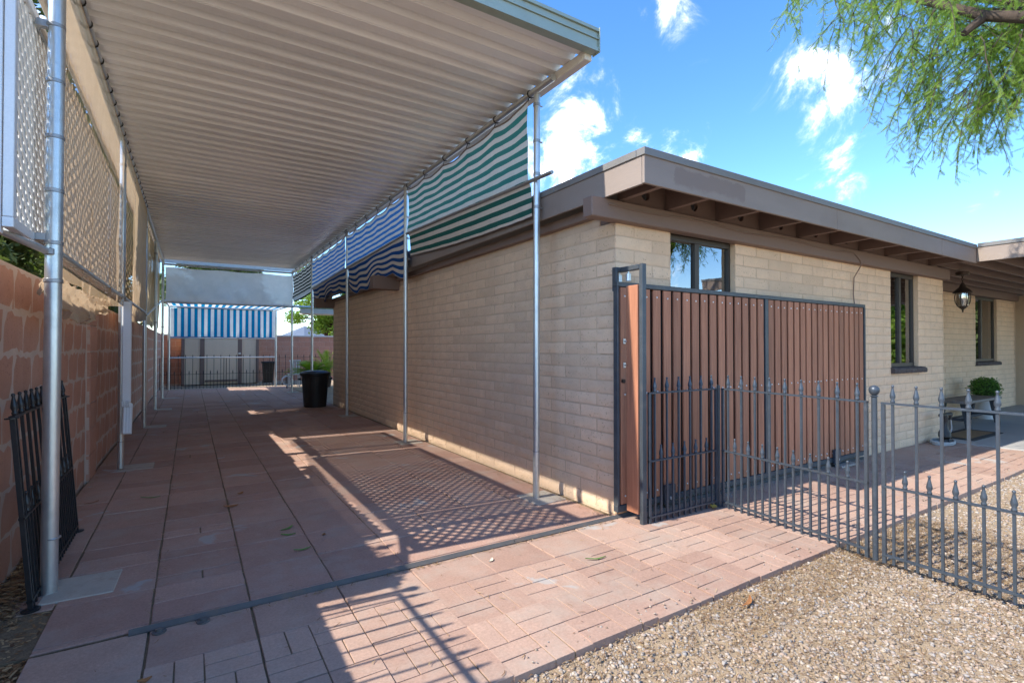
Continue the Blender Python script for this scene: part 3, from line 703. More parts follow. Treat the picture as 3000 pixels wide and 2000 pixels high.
# corrugated pans, ribs across x
prof = [(0, 0), (.092, 0), (.107, .05), (.172, .05), (.187, 0), (.198, 0), (.2, -.004), (.202, 0), (.292, 0), (.307, .05), (.372, .05), (.387, 0), (.4, 0)]
def roofpan(y0, w=.333):
    mb = MB(); vs = []
    for x, dz in ((-.86, 0.05), (2.70, 0.0)):
        for (a, h) in prof: vs.append((x, y0 + a, 3.745 + h + dz * 0))
    n = len(prof); mb.add(vs, [(i, i + 1, n + i + 1, n + i) for i in range(n - 1)])
    # thickness: a second skin
    vs2 = [(x, y, z + .004) for x, y, z in vs]; mb.add(vs2, [(n + i, n + i + 1, i + 1, i) for i in range(n - 1)])
    return mb
rp = roofpan(0).mesh('roof_pan'); rp.materials.append(ROOFM)
y = 3.132; k = 0
rf = MB().box(-.86, 2.70, 17.05, 17.07, 3.70, 3.85).build('roof', CHANNEL, cp)
while y < 16.7:
    inst('roof_pan', rp, rf, (0, y, random.uniform(-.001, .001))); y += .4
# gutter along the front
mb = MB()
for (z0, z1, d) in ((3.68, 3.71, 0), (3.712, 3.775, .012), (3.777, 3.787, .0), (3.789, 3.835, .012), (3.837, 3.862, -.004)):
    mb.box(-.9, 2.738, 3.055 + d, 3.13, z0 + .03, z1 + .03)
gt = mb.build('gutter', GUTTER, cp)
MB().box(2.74, 2.748, 3.045, 3.135, 3.70, 3.90, .002).build('end_cap', GUTTER, gt)
# side channels
for x0, x1, z0, z1 in ((2.66, 2.735, 3.665, 3.743), (-.9, -.863, 3.715, 3.81)):
    MB().box(x0, x1, 3.133, 17.0, z0, z1, .006).build('side_channel', CHANNEL, cp)
# pipes
MB().tube((2.62, 3.5, 3.668), (2.62, 17.0, 3.668), .030, 14).build('header_pipe', GALV, cp, True)
MB().tube((-.655, 2.99, 3.695), (-.655, 17.0, 3.695), .03, 14).build('header_pipe', GALV, cp, True)
MB().tube((2.605, 3.5, 2.85), (2.605, 7.0, 2.98), .017, 12).build('lower_pipe', CLAMP, cp, True)  # galvanised pipes, in darker clamp steel to imitate their shaded undersides
MB().tube((2.605, 7.0, 2.98), (2.605, 13.8, 2.86), .017, 12).build('lower_pipe', CLAMP, cp, True)
MB().tube((-.655, 3.8, 1.90), (-.655, 10.7, 1.94), .018, 12).build('lower_pipe', GALV, cp, True)
MB().tube((-.655, 10.7, 1.9), (-.655, 16.4, 2.6), .02, 12).build('lower_pipe', GALV, cp, True)
MB().tube((-.65, 16.6, 3.6), (2.62, 16.6, 3.6), .028, 12).build('cross_pipe', GALV, cp, True)
MB().tube((-.65, 16.6, 2.58), (2.62, 16.6, 2.58), .024, 12).build('cross_pipe', GALV, cp, True)
LP = [(-.645, 3.755, .038), (-.66, 7.17, .031), (-.67, 10.68, .03), (-.66, 13.54, .03), (-.645, 16.43, .03)]
RP = [(2.635, 3.785, .030), (2.60, 7.0, .030), (2.63, 10.35, .030), (2.62, 13.8, .028), (2.6, 16.73, .028)]
for i, (x, yy, r) in enumerate(LP):
    p = MB().tube((x - .01 * (i == 0), yy, -.02), (x, yy, 3.67), r, 20).build('post', GALV, cp, True)
    zs = (1.10 * 0 + .3,) if i else (.30,)
    MB().lathe((x, yy, .30), [(r + .0005, -.004), (r + .002, 0), (r + .0005, .004)], 20).build('weld_ring', CLAMP, p, True)
    if i == 0:
        for z in (1.72, 1.93, 2.22, 2.52, 2.83, 3.14): MB().lathe((x - .005, yy, z), [(r + .001, -.011), (r + .005, -.009), (r + .005, .009), (r + .001, .011)], 20).build('clamp', CLAMP, p, True)
    else:
        for z in (1.9, 3.4): MB().lathe((x, yy, z), [(r + .001, -.015), (r + .005, -.012), (r + .005, .012), (r + .001, .015)], 16).build('clamp', CLAMP, p, True)
for i, (x, yy, r) in enumerate(RP):
    p = MB().tube((x, yy, -.02), (x + .012 * (i == 0), yy, 3.65), r, 20).build('post', GALV, cp, True)
    for z in (.42,): MB().lathe((x, yy, z), [(r + .0005, -.004), (r + .002, 0), (r + .0005, .004)], 20).build('weld_ring', CLAMP, p, True)
    for z in (2.62, 2.92, 3.22, 3.55):
        MB().lathe((x + .01, yy, z), [(r + .001, -.014), (r + .004, -.012), (r + .004, .012), (r + .001, .014)], 16).build('clamp', CLAMP, p, True)
        if i < 2: MB().tube((x + .01 + r, yy, z), (x + .04 + r, yy, z), .007, 6).build('clamp_bolt', CLAMP, p)

# downspout on the second left post
ds = thing('downspout', 'white metal downspout strapped to second post beside the red wall', 'downspout', (-.6, 6.9, 0))
MB().box(-.645, -.565, 7.06, 7.13, .74, 1.86, .008).build('pipe', WHITEP, ds)
mb = MB()
for k in range(5): mb.box(-.640 + k * .015, -.640 + k * .015 + .012, 7.0, 7.12, .70, .76, .003)
mb.build('elbow', WHITEP, ds)
me = MB().box(-.042, .042, -.04, .04, -.17, .17, .008).box(-.033, -.02, -.046, -.038, -.16, .16, .002).box(-.007, .006, -.046, -.038, -.16, .16, .002).box(.018, .031, -.046, -.038, -.16, .16, .002).mesh('outlet'); me.materials.append(WHITEP)
inst('outlet', me, ds, (-.590, 7.04, .565), (R(-14), 0, R(0)))
MB().tube((-.65, 7.135, 1.72), (-.56, 7.135, 1.72), .008, 6).build('strap', CLAMP, ds)

# lattice panels -----------------------------------------------------
def lattice(label, y0, y1, end_plate=False):
    z0, z1, x = 1.93, 3.2, -.75
    t = thing('lattice_panel', label, 'lattice panel', (x, (y0 + y1) / 2, z0), 'white lattice panels along the left side')
    f = .048
    for (a, b, c, d) in ((y0, y1, z0, z0 + .05), (y0, y1, z1 - .05, z1)): MB().box(x - .022, x + .022, a, b, c, d, .003).build('frame_rail', ALU, t)
    for (a, b) in ((y0, y0 + f), (y1 - f, y1)): MB().box(x - .0205, x + .0205, a + .001, b - .001, z0 + .051, z1 - .051, .003).build('frame_stile', ALU, t)
    ya, yb, za, zb = y0 + f - .01, y1 - f + .01, z0 + .045, z1 - .045; w = .031; per = .099
    n = 0
    for s in (1, -1):
        xo = x - .004 if s > 0 else x + .004
        c = -(zb - za)
        while c < (yb - ya):
            # strip along direction (1, s): y = ya + c + t, z = za + t (s>0) or zb - t
            t0 = max(0, -c); t1 = min(zb - za, (yb - ya) - c)
            if t1 - t0 > .03:
                ll = w * .7071 ; mbx = MB(); pts = []
                for tt, sg in ((t0, 1), (t0, -1), (t1, -1), (t1, 1)):
                    yy = ya + c + tt + sg * ll / 2; zz = (za + tt - sg * ll / 2) if s > 0 else (zb - tt + sg * ll / 2)
                    pts.append((yy, zz))
                vs = [(xo - .0035, a, b) for a, b in pts] + [(xo + .0035, a, b) for a, b in pts]
                mbx.add(vs, [(0, 1, 2, 3), (7, 6, 5, 4), (0, 4, 5, 1), (1, 5, 6, 2), (2, 6, 7, 3), (3, 7, 4, 0)]); mbx.build('slat', VINYL, t); n += 1
            c += per
    if end_plate:
        MB().box(-.99, x - .024, y0 - .004, y0 + .04, z0 - .03, z1 + .4, .003).build('end_plate', ALU, t)
    for (zz) in (z0 + .03, z1 - .06):
        if y1 < 4.3: MB().box(-.725, -.66, 3.735, 3.775, zz - .02, zz + .02, .002).box(-.735, -.72, 3.735, 4.02, zz - .019, zz + .019, .002).build('clamp_bracket', CLAMP, t)
    return t
lattice('short white lattice panel in front of the nearest left post', 3.36, 4.09, True)
lattice('long white lattice panel outside the tan screen, middle of the three', 4.11, 6.78)
lattice('far white lattice panel outside the tan screen near second post', 6.86, 8.25)

br = thing('brace_pipe', 'short galvanised brace pipe clamped to the nearest left post', 'pipe', (-.66, 3.75, 1.88))
MB().tube((-.665, 3.73, 1.875), (-.83, 3.42, 1.94), .02, 12).tube((-.82, 3.43, 1.937), (-1.0, 3.1, 1.99), .023, 12).build('pipe', GALV, br, True)
MB().box(-.69, -.64, 3.70, 3.735, 1.86, 1.895, .004).build('end_fitting', CLAMP, br)

# shade cloths --------------------------------------------------------
def wv(a, b, c=0): return math.sin(a * 7.3 + b * 3.1 + c) * .5 + math.sin(a * 17.1 - b * 5.7 + c * 2) * .3 + math.sin(a * 31 + b * 11 + c) * .2
def f_tan(u, v):
    y = 3.83 + (10.55 - 3.83) * u; z = 3.67 - v * 1.86
    sag = .05 * math.sin(math.pi * u * 2) * v
    x = -.640 + .035 * v * wv(u * 5, v * .7, 1) + .012 * wv(u * 3, v * 6, 2) * v - .03 * v
    return (x, y + .012 * v * wv(u * 8, v * 2, 3), z - (.10 * (1 - abs(2 * ((u * 2) % 1) - 1)) * v))
s = thing('shade_screen', 'tan shade cloth with lattice shadows, hanging beside the nearest left post', 'shade screen', (-.64, 7, 3.67), 'left side shade screens')
gridcloth('cloth', lambda u, v: f_tan(u * .68, v), 110, 30, TAN, s); gridcloth('shaded_cloth', lambda u, v: f_tan(.684 + .316 * u, v), 50, 30, TAND, s)
def f_hem(u, v):      # bunched lower hem, turned outwards
    y = 3.80 + (6.35 - 3.80) * u; a = v * 3.6
    droop = .13 * math.sin(math.pi * min(1, u * 1.15)) + .03 * wv(u * 3, 0, 1)
    return (-.66 - .05 * v - .03 * math.sin(a * .9) + .035 * v * math.sin(u * 46 + v * 3) + .02 * wv(u * 9, v * 2, 5), y + .05 * v * math.sin(u * 23), 1.78 - droop * (.3 + v) * .8 - .05 * (1 - math.cos(a * .8)) + .02 * wv(u * 9, v * 3, 2))
gridcloth('hem_fold', f_hem, 170, 18, TAND, s)
tie = MB().lathe((0, 0, 0), [(.033, -.004), (.038, -.004), (.038, .004), (.033, .004)], 10).mesh('tie'); tie.materials.append(TIE)
for i in range(24):
    y = 3.9 + i * .28
    if y < 10.5: inst('tie', tie, s, (-.655, y, 3.693), (R(90) + random.gauss(0, .1), random.gauss(0, .1), 0))
def f_sand(u, v):
    y = 10.75 + (16.35 - 10.75) * u; z = 3.62 - v * (1.75 + .12 * wv(u * 4, 0))
    return (-.70 - .05 * v + .09 * v * wv(u * 6, v, 4), y, z)
s2 = thing('shade_screen', 'pale sand shade cloth sagging between the far left posts', 'shade screen', (-.68, 13, 3.6), 'left side shade screens')
gridcloth('cloth', f_sand, 60, 16, TANY, s2)
def f_end(u, v):
    x = -.60 + 3.18 * u; z = 3.52 - v * .93 - .03 * math.sin(math.pi * u) * v
    return (x + (.03 if u > .5 else -.02) * math.sin(math.pi * v) * (2 * u - 1), 16.62 + .05 * wv(u * 2, v * 1.5, 3) * v, z + .02 * math.sin(math.pi * u * 6) * (1 - v) * .5)
s3 = thing('shade_screen', 'wide beige screen hanging across the far end of the carport', 'shade screen', (1, 16.6, 3.5))
gridcloth('cloth', f_end, 40, 14, GREYC, s3)

def striped(label, y0, y1, ztop, zp0, zp1, flap, mat, fmat, name='striped_valance', x=2.605, dark=True, slump=0.):
    t = thing(name, label, 'valance', (x, (y0 + y1) / 2, ztop), 'striped valances along the house side')
    ht = ztop - (zp0 + zp1) / 2
    def f(u, v):
        y = y0 + .05 + (y1 - y0 - .1) * u; zp = zp0 + (zp1 - zp0) * u
        edge = .035 * math.sin(math.pi * ((u * 5) % 1)) * (1 - v)
        side = .05 * math.sin(math.pi * v) * (1 if u < .02 else -1 if u > .98 else 0)
        cv = .04 * math.sin(math.pi * v) * (1 - 2 * u) * abs(1 - 2 * u) ** 3
        return (x - .01 + .018 * math.sin(math.pi * v) + .01 * wv(u * 3, v * 2, y0), y + cv, (ztop - edge) * (1 - v) + (zp + .01) * v - .035 * math.sin(math.pi * u) * (1 - v))
    gridcloth('cloth', f, 50, 12, mat, t, (1, ht))
    def f2(u, v):
        y = y0 + .06 + (y1 - y0 - .12) * u; zp = zp0 + (zp1 - zp0) * u
        fl = flap * (1 + slump * math.sin(u * 9 + 1) * .5 + slump * math.sin(u * 23) * .25)
        return (x - .014 + .038 * min(1, v * 8) + .07 * fl * v + .008 * wv(u * 4, v, 2) * v + slump * .06 * math.sin(u * 31) * v, y, zp + .014 - fl * v * 1.02 - .03 * math.sin(math.pi * u) * v)
    gridcloth('flap', f2, 80, 10, fmat, t, (1, flap * 1.1))
    mb = MB()
    pts = [tuple(np.array(f(i / 30, 0)) + np.array((-.004, 0, 0))) for i in range(31)]
    mb.path(pts, .008, 5); mb.build('hem', HEM, t)
    for i in range(6):
        p = f(min(i / 5, 1), 0); MB().tube((2.618, p[1], 3.665), (p[0], p[1], p[2]), .005, 5).build('tie', TIE, t)
        inst('tie', tie, t, (2.62, p[1], 3.668), (R(90), 0, 0))
    return t
striped('green and white striped valance in the bay nearest the house corner', 3.80, 7.0, 3.60, 2.86, 2.97, .31, GREENS, GREEND)
striped('blue and white striped valance with a ragged flap, beside the green one', 7.0, 10.35, 3.57, 2.97, 2.93, .46, BLUES, BLUED, slump=.35)
striped('blue and white striped valance in the third bay from the corner', 10.35, 13.8, 3.56, 2.93, 2.84, .36, BLUES, BLUED, slump=.4)
striped('dark green and white striped valance in the farthest bay', 13.8, 16.7, 3.56, 2.84, 2.80, .08, DGREENS, DGREENS)

# far awning
aw = thing('awning', 'turquoise and white striped awning hung beyond the carport', 'awning', (.95, 18, 2.6))
gridcloth('canopy', lambda u, v: (-.58 + 3.12 * u + .12 * (1 - v) * (u - .5), 16.75 + 2.7 * v, 2.66 + .02 * v + .03 * math.sin(math.pi * v) * math.sin(u * 30) * .3), 40, 8, CYANS, aw)
gridcloth('drop', lambda u, v: (-.56 + 3.04 * u, 19.5 + .03 * math.sin(u * 21) * v, 2.62 - .93 * v + .018 * abs(math.sin(u * math.pi * 8)) * v), 60, 8, CYANS, aw)
MB().path([(-.56 + 3.04 * i / 40, 19.49, 1.685 + .018 * abs(math.sin(i / 40 * math.pi * 8))) for i in range(41)], .012, 5).build('hem', simple('blue_hem', (.02, .06, .2), .8), aw)
fr = thing('pipe_frame', 'galvanised pipe frame carrying the striped awning', 'pipe frame', (1, 19.5, 0))
for x in (-.6, 2.52): MB().tube((x, 19.6, 0), (x, 19.6, 2.68), .035, 12).build('post', GALV, fr, True)
for z in (2.66, 1.66, 1.02): MB().tube((-.6, 19.6, z), (2.52, 19.6, z), .022, 10).build('cross_pipe', GALV, fr, True)
for x in (-.6, 2.52): MB().tube((x, 16.7, 2.6), (x, 19.6, 2.66), .022, 10).build('side_pipe', GALV, fr, True)

# ------------------------------------------------------------------ iron fences
FIN = MB().lathe((0, 0, 0), [(.009, 0), (.0135, .006), (.0135, .016), (.010, .022), (.0165, .040), (.0155, .052), (.008, .085), (.006, .098), (.009, .104), (.008, .112), (.001, .116)], 8)
def fmesh(mat):
    m = FIN.mesh('finial', True); m.materials.append(mat); return m
def barmesh(w, h, mat):
    m = MB().box(-w / 2, w / 2, -w / 2, w / 2, 0, h).mesh('picket'); m.materials.append(mat); return m
FM = {}
def fence_panel(label, p0, p1, n, mat, group, z=0., lean=0., start_short=True, s=.1225, detail=True, cat='fence', name='iron_fence', top=1.0, mid=.478, skip_end=0):
    key = mat.name
    if key not in FM: FM[key] = (fmesh(mat), barmesh(.0138, top + .005, mat), barmesh(.0138, mid + .005, mat))
    fin, tall, short = FM[key]
    t = thing(name, label, cat, (p0[0], p0[1], z), group)
    ang = math.atan2(p1[1] - p0[1], p1[0] - p0[0]); L = math.hypot(p1[0] - p0[0], p1[1] - p0[1])
    ORG[t.name] = (0, 0, 0)          # parts in the panel's own frame
    for zz in (.05, mid, top): MB().box(0, L, -.0125, .0125, zz - .006, zz + .006).build('rail', mat, t)
    m = MB().box(0, .02, -.010, .010, .0, top + .003); m.build('end_bar', mat, t)
    m = MB().box(L - .02, L, -.010, .010, .0, top + .003); m.build('end_bar', mat, t)
    sp = L / n
    for i in range(n):
        xt, xs_ = (i + .5) * sp, i * sp
        p = inst('picket', tall, t, (xt, 0, .003)); f = inst('finial', fin, p, (0, 0, 0)); f.location = (0, 0, top)
        if i > 0:
            p = inst('picket', short, t, (xs_, 0, .003)); f = inst('finial', fin, p, (0, 0, 0)); f.location = (0, 0, mid)
    t.rotation_euler = Matrix.Rotation(ang, 4, 'Z').to_euler() if not lean else (Matrix.Rotation(ang, 4, 'Z') @ Matrix.Rotation(lean, 4, 'X')).to_euler()
    return t
def ball_post(x, y, label, mat, h=1.04, z=0., group='ball topped fence posts'):
    t = thing('fence_post', label, 'fence post', (x, y, z), group)
    MB().tube((x, y, z), (x, y, z + h), .0165, 12).build('pole', mat, t, True)
    MB().lathe((x, y, z + h), [(.018, -.004), (.024, 0), (.018, .004), (.012, .006), (.021, .013), (.029, .026), (.031, .039), (.029, .052), (.019, .064), (.007, .069), (.001, .070)], 14).build('ball', mat, t, True)
    return t
GR = 'grey iron fence panels'
fence_panel('short grey iron fence panel directly in front of the wooden gate', (2.975, 2.765), (3.80, 2.765), 6, IRON, GR)
fence_panel('grey iron fence panel across the path, ending at the gravel', (3.83, 2.735), (3.705, 1.575), 9, IRON, GR)
fence_panel('grey iron fence panel standing in the gravel at far right', (3.70, 1.495), (3.688, .27), 10, IRON, GR)
fence_panel('grey iron fence panel continuing in the gravel towards the viewer', (3.688, .19), (3.68, -1.03), 10, IRON, GR)
ball_post(3.70, 1.535, 'grey fence post with round ball top at the gravel edge', IRON)
ball_post(3.684, .23, 'grey ball topped fence post just outside the right of view', IRON)
cpst = thing('fence_post', 'square dark fence post at the corner before the gate', 'fence post', (3.82, 2.765, 0))
MB().box(3.809, 3.834, 2.752, 2.778, 0, 1.03, .003).build('pole', STEEL, cpst); MB().box(3.79, 3.86, 2.735, 2.80, .001, .008).build('base_plate', STEEL, cpst)
lp_ = fence_panel('black iron fence panel leaning against the red wall by the post', (-.688, 3.54), (-.70, 4.90), 11, BLACKI, 'black iron fence panels', lean=R(-4.5))
for xx in (0., 1.34): MB().lathe((xx + .01, 0, 0), [(.04, 0), (.04, .008), (.02, .012)], 12).build('foot', BLACKI, lp_)
for xx in (0., 1.35): MB().lathe((xx + .005, 0, .99), [(.012, 0), (.03, .002), (.03, .008), (.012, .01)], 10).build('ring', BLACKI, lp_)
# fence on the neighbour side, outside the picture; its shadow lies on the pavers
for i, (a, b) in enumerate(((2.86, 1.64), (1.60, .38), (.34, -.9))):
    fence_panel(('iron fence panel beyond the low wall, nearest the carport', 'iron fence panel beyond the low wall, second from the carport', 'iron fence panel beyond the low wall, farthest from the carport')[i], (-.98, a), (-.98, b), 10, BLACKI, 'iron fence panels beyond the low wall', z=.86)
    ball_post(-.98, a + .02, ('ball post beyond the low wall beside the carport', 'ball post beyond the low wall, second in line', 'ball post beyond the low wall, third in line')[i], BLACKI, h=1.9)
MB_ = MB().box(-1.4, -1.075, -3.5, 2.93, -.1, .85).build('planter_soil', SOIL); tag(MB_, kind='structure')
# far fence across the end of the paving
for i, (a, b, n) in enumerate(((-.85, .95, 9), (1.0, 2.45, 7), (2.55, 4.4, 9))):
    fence_panel(('far black fence panel left, before the shed door', 'far black fence panel in the middle, under the awning', 'far black fence panel right, behind the bin and plants')[i], (a, 19.75 - .0 * i), (b, 19.75), n * 1, BLACKI, 'black fence panels at the far end', z=0.)

# ------------------------------------------------------------------ sliding gate
GY = 2.965
gate = thing('sliding_gate', 'brown board sliding gate in dark steel frame, opened along the house', 'gate', (4.9, 3.0, 0))
GX0, GXM, GX1 = 2.845, 4.875, 6.94
mb = MB().box(GX0, GX1, GY, GY + .05, 1.835, 1.872, .003); mb.build('frame_rail', STEEL, gate)
MB().box(GX0, GX1, GY, GY + .05, .055, .105, .003).build('frame_rail', STEEL, gate)
for a, b in ((GX0, GX0 + .022), (GXM - .028, GXM + .028), (GX1 - .03, GX1)): MB().box(a, b, GY - .002, GY + .048, .106, 1.834, .003).build('frame_stile', STEEL, gate)
MB().box(GX0 + .03, GX1 - .03, GY + .03, GY + .044, .09, 1.85).build('backing_sheet', DARK, gate)
bw = {}
boltm = MB().lathe((0, 0, 0), [(.0085, 0), (.0085, .003), (.005, .006), (.0005, .0068)], 8).mesh('bolt'); boltm.materials.append(BOLT)
def boards(a, b, n):
    p = (b - a) / n; w = p * .74
    me = MB().box(-w / 2, w / 2, -.008, .010, 0, 1.722, .003).mesh('board'); me.materials.append(BOARD)
    for i in range(n):
        x = a + (i + .5) * p
        bd = inst('board', me, gate, (x + random.gauss(0, .0015), GY + .014, .109), (0, random.gauss(0, .0006), 0))
        for z in (.055, .87, 1.655):
            bo = bpy.data.objects.new('bolt', boltm); COL.objects.link(bo); bo.parent = bd; bo.location = (random.gauss(0, .002), -.0085, z + random.gauss(0, .003)); bo.rotation_euler = (R(90), 0, 0)
boards(GX0 + .026, GXM - .03, 16); boards(GXM + .03, GX1 - .032, 17)
# pull handle and lock on the leading board
mb = MB(); mb.path([(2.925, GY - .005, 1.40), (2.925, GY - .03, 1.395), (2.928, GY - .045, 1.36), (2.928, GY - .045, 1.25), (2.925, GY - .03, 1.215), (2.925, GY - .005, 1.21)], .008, 8); mb.build('pull_handle', simple('handle_metal', (.55, .54, .52), .35, .6), gate, True)
for z in (1.40, 1.21): MB().box(2.912, 2.938, GY + .0, GY + .007, z - .022, z + .022, .003).build('handle_plate', MATS['handle_metal'], gate)
MB().lathe((0, 0, 0), [(.018, 0), (.018, .01), (.008, .012)], 12)
lk_ = MB().tube((2.905, GY + .006, 1.085), (2.905, GY - .012, 1.085), .016, 12).build('lock', BRONZE, gate)
for x in (3.42, 6.2):
    MB().box(x - .065, x + .065, GY - .03, GY - .001, .045, .20, .004).build('wheel_box', IRON, gate)
    MB().tube((x, GY - .028, .09), (x, GY - .04, .09), .014, 8).build('wheel_axle', BOLT, gate)
    MB().tube((x, GY - .005, .055), (x, GY + .035, .055), .05, 16).build('wheel', TRACK, gate)
MB().box(6.15, 6.5, 2.87, 2.95, .004, .03, .004).build('floor_stop', GALV, gate)
# guide post
gp = thing('gate_post', 'dark steel gate guide post with reddish wooden cladding board', 'gate post', (2.94, 2.79, 0))
MB().box(2.912, 2.957, 2.765, 2.80, 0, 1.995, .003).build('pole', STEEL, gp)
MB().box(2.900, 2.928, 2.803, 2.925, .075, 1.835, .003).build('cladding_board', BOARD, gp)
MB().box(2.91, 2.955, 2.802, 3.035, 1.955, 1.993, .003).build('arm', STEEL, gp)
MB().box(2.85, 2.875, 2.985, 3.03, 1.80, 1.99, .003).box(2.876, 2.909, 2.99, 3.025, 1.957, 1.99).build('rear_upright', STEEL, gp)
for yy in (2.928, 3.04 - .012): MB().lathe((2.93, yy, 1.876), [(.006, .0), (.022, .001), (.022, .058), (.008, .06), (.008, .078)], 14).build('roller', GALV, gp, True)

# ------------------------------------------------------------------ small things by the porch
bench = thing('bench', 'grey weathered wooden bench on the porch by the block wall', 'bench', (11.5, 3.35, .012))
for i in range(3): MB().box(10.68, 12.42, 3.11 + i * .147, 3.11 + i * .147 + .142, .425, .468, .004).build('seat_plank', GREYWOOD, bench)
BL = simple('dark_bench_legs', (.05, .055, .065), .7, var=.2)
for x in (10.86, 12.24):
    for s_ in (-1, 1):
        y0, y1 = 3.33 + s_ * .20, 3.33 + s_ * .13
        MB().add([(x - .04, y0 - .035, .012), (x + .04, y0 - .035, .012), (x + .04, y0 + .035, .012), (x - .04, y0 + .035, .012), (x - .04, y1 - .035, .424), (x + .04, y1 - .035, .424), (x + .04, y1 + .035, .424), (x - .04, y1 + .035, .424)],
                 [(3, 2, 1, 0), (4, 5, 6, 7), (0, 1, 5, 4), (1, 2, 6, 5), (2, 3, 7, 6), (3, 0, 4, 7)]).build('leg', BL, bench)
    MB().box(x - .02, x + .02, 3.18, 3.48, .13, .17).build('cross_bar', BL, bench)
MB().box(10.88, 12.22, 3.31, 3.35, .131, .169).build('stretcher', BL, bench)
pot = thing('potted_shrub', 'clipped round boxwood in a white planter behind the bench', 'potted plant', (12.72, 3.42, .012))
MB().lathe((12.72, 3.42, .012), [(.0, 0), (.13, 0), (.14, .02), (.20, .40), (.205, .42), (.185, .42), (.17, .36), (0., .36)], 24).build('planter', WHITEP, pot, True)
def leaf_cloud(name, mat, centers, parent, n, size, flat=0., seed=0, aspect=.45):
    """small folded leaves spread on and in ellipsoids: centers = [(c, radii)]"""
    g = np.random.default_rng(seed); V = []; F = []
    w = np.array([np.prod(r) ** (2 / 3) for c, r in centers]); w = w / w.sum(); k = g.choice(len(centers), n, p=w)
    C = np.array([c for c, r in centers])[k]; RR = np.array([r for c, r in centers])[k]
    d = g.normal(size=(n, 3)); d /= np.linalg.norm(d, axis=1)[:, None]; rad = g.random(n)[:, None] ** .33
    P = C + d * RR * rad * (1 + .1 * g.normal(size=(n, 1)))
    a = g.normal(size=(n, 3)); a[:, 2] *= .6; a /= np.linalg.norm(a, axis=1)[:, None]; b = np.cross(a, g.normal(size=(n, 3))); b /= np.linalg.norm(b, axis=1)[:, None]
    s = size * (.6 + .8 * g.random((n, 1)))
    p0 = P - a * s; p2 = P + a * s; p1 = P + b * s * aspect; p3 = P - b * s * aspect
    V = np.stack([p0, p1, p2, p3], 1).reshape(-1, 3); F = np.arange(4 * n).reshape(-1, 4)
    return np_obj(name, V, F, mat, parent)
gx = [((12.72, 3.42, .58), (.225, .225, .21))]
leaf_cloud('foliage', BOXL, gx, pot, 5000, .018, seed=3)
MB().lathe((12.72, 3.42, .40), [(.05, 0), (.14, .06), (.18, .16), (.15, .27), (.06, .33), (.0, .34)], 14).build('twig_core', simple('twig_core', (.03, .05, .015), .9), pot, True)
MB().box(9.35, 10.75, 2.70, 3.22, .013, .022, .003)
dm = thing('doormat', 'black rubber doormat lying on the concrete porch', 'doormat', (10.2, 2.95, .012))
MB().box(9.5, 10.75, 2.68, 3.16, .013, .024, .003).build('mat', RUBBER, dm)
MB().box(9.62, 10.63, 2.76, 3.08, .0245, .028, .002).build('coir_inset', COIR, dm)
pu = thing('hose_bib_pedestal', 'dark iron water pedestal with hose beside the wall end', 'hose pedestal', (9.0, 2.86, 0))
MB().lathe((9.0, 2.86, .0), [(.09, 0), (.09, .015), (.05, .03), (.045, .06), (.075, .10), (.07, .16), (.04, .22), (.035, .34), (.045, .38), (.03, .42), (.0, .43)], 14).build('column', PLASTIC, pu, True)
MB().tube((8.86, 2.86, .405), (9.16, 2.84, .405), .028, 10).build('cross_arm', PLASTIC, pu, True)
MB().tube((9.15, 2.84, .33), (9.15, 2.84, .42), .018, 8).build('valve', PLASTIC, pu, True)
hs_ = thing('garden_hose', 'coiled grey garden hose on the ground at the pedestal', 'hose', (8.9, 2.84, 0))
pts = []
for i in range(110):
    a = i * .36; r = .2 + .012 * math.sin(i * .9); pts.append((8.93 + r * math.cos(a), 2.86 + r * .6 * math.sin(a), .012 + .0095 * (i // 17) * .7 + .003 * math.sin(i)))
pts += [(9.16, 2.86, .08), (9.19, 2.84, .2), (9.17, 2.84, .30), (9.15, 2.84, .33)]
MB().path(pts, .009, 6).build('hose', HOSE, hs_, True)
# lantern
lan = thing('porch_lantern', 'dark bronze hanging lantern under the porch rafters', 'lantern', (10.2, 3.0, 1.9))
lx, ly = 10.2, 3.0
MB().lathe((lx, ly, 2.48), [(.075, 0), (.085, .02), (.085, .05), (.03, .06)], 20).build('canopy', BRONZE, lan, True)
mb = MB()
for k in range(4):
    z = 2.475 - .03 * k; mb.path([(lx + (.014 * math.cos(a) if k % 2 else 0), ly + (0 if k % 2 else .014 * math.cos(a)), z + .02 * math.sin(a)) for a in np.linspace(0, 6.28, 9)], .004, 5)
mb.build('chain', BRONZE, lan, True)
MB().lathe((lx, ly, 2.20), [(.122, 0), (.126, .008), (.09, .05), (.045, .09), (.032, .13), (.014, .16), (.0, .17)], 12).build('roof', BRONZE, lan, True)
for k in range(6):
    a = k * math.pi / 3; pts = [(lx + r * math.cos(a), ly + r * math.sin(a), z) for r, z in ((.088, 2.2), (.098, 2.14), (.09, 2.06), (.065, 2.0), (.035, 1.97))]
    MB().path(pts, .007, 5).build('rib', BRONZE, lan, True)
MB().lathe((lx, ly, 1.97), [(.03, .01), (.066, .03), (.080, .10), (.077, .225)], 18).build('glass', WHITEP if 0 else GLASS, lan, True)
MB().lathe((lx, ly, 1.90), [(.001, 0), (.014, .012), (.008, .03), (.02, .05), (.045, .07), (.048, .085), (.014, .09)], 14).build('finial', BRONZE, lan, True)
MB().tube((lx, ly, 2.0), (lx, ly, 2.12), .015, 10).build('bulb', WHITEP, lan, True)

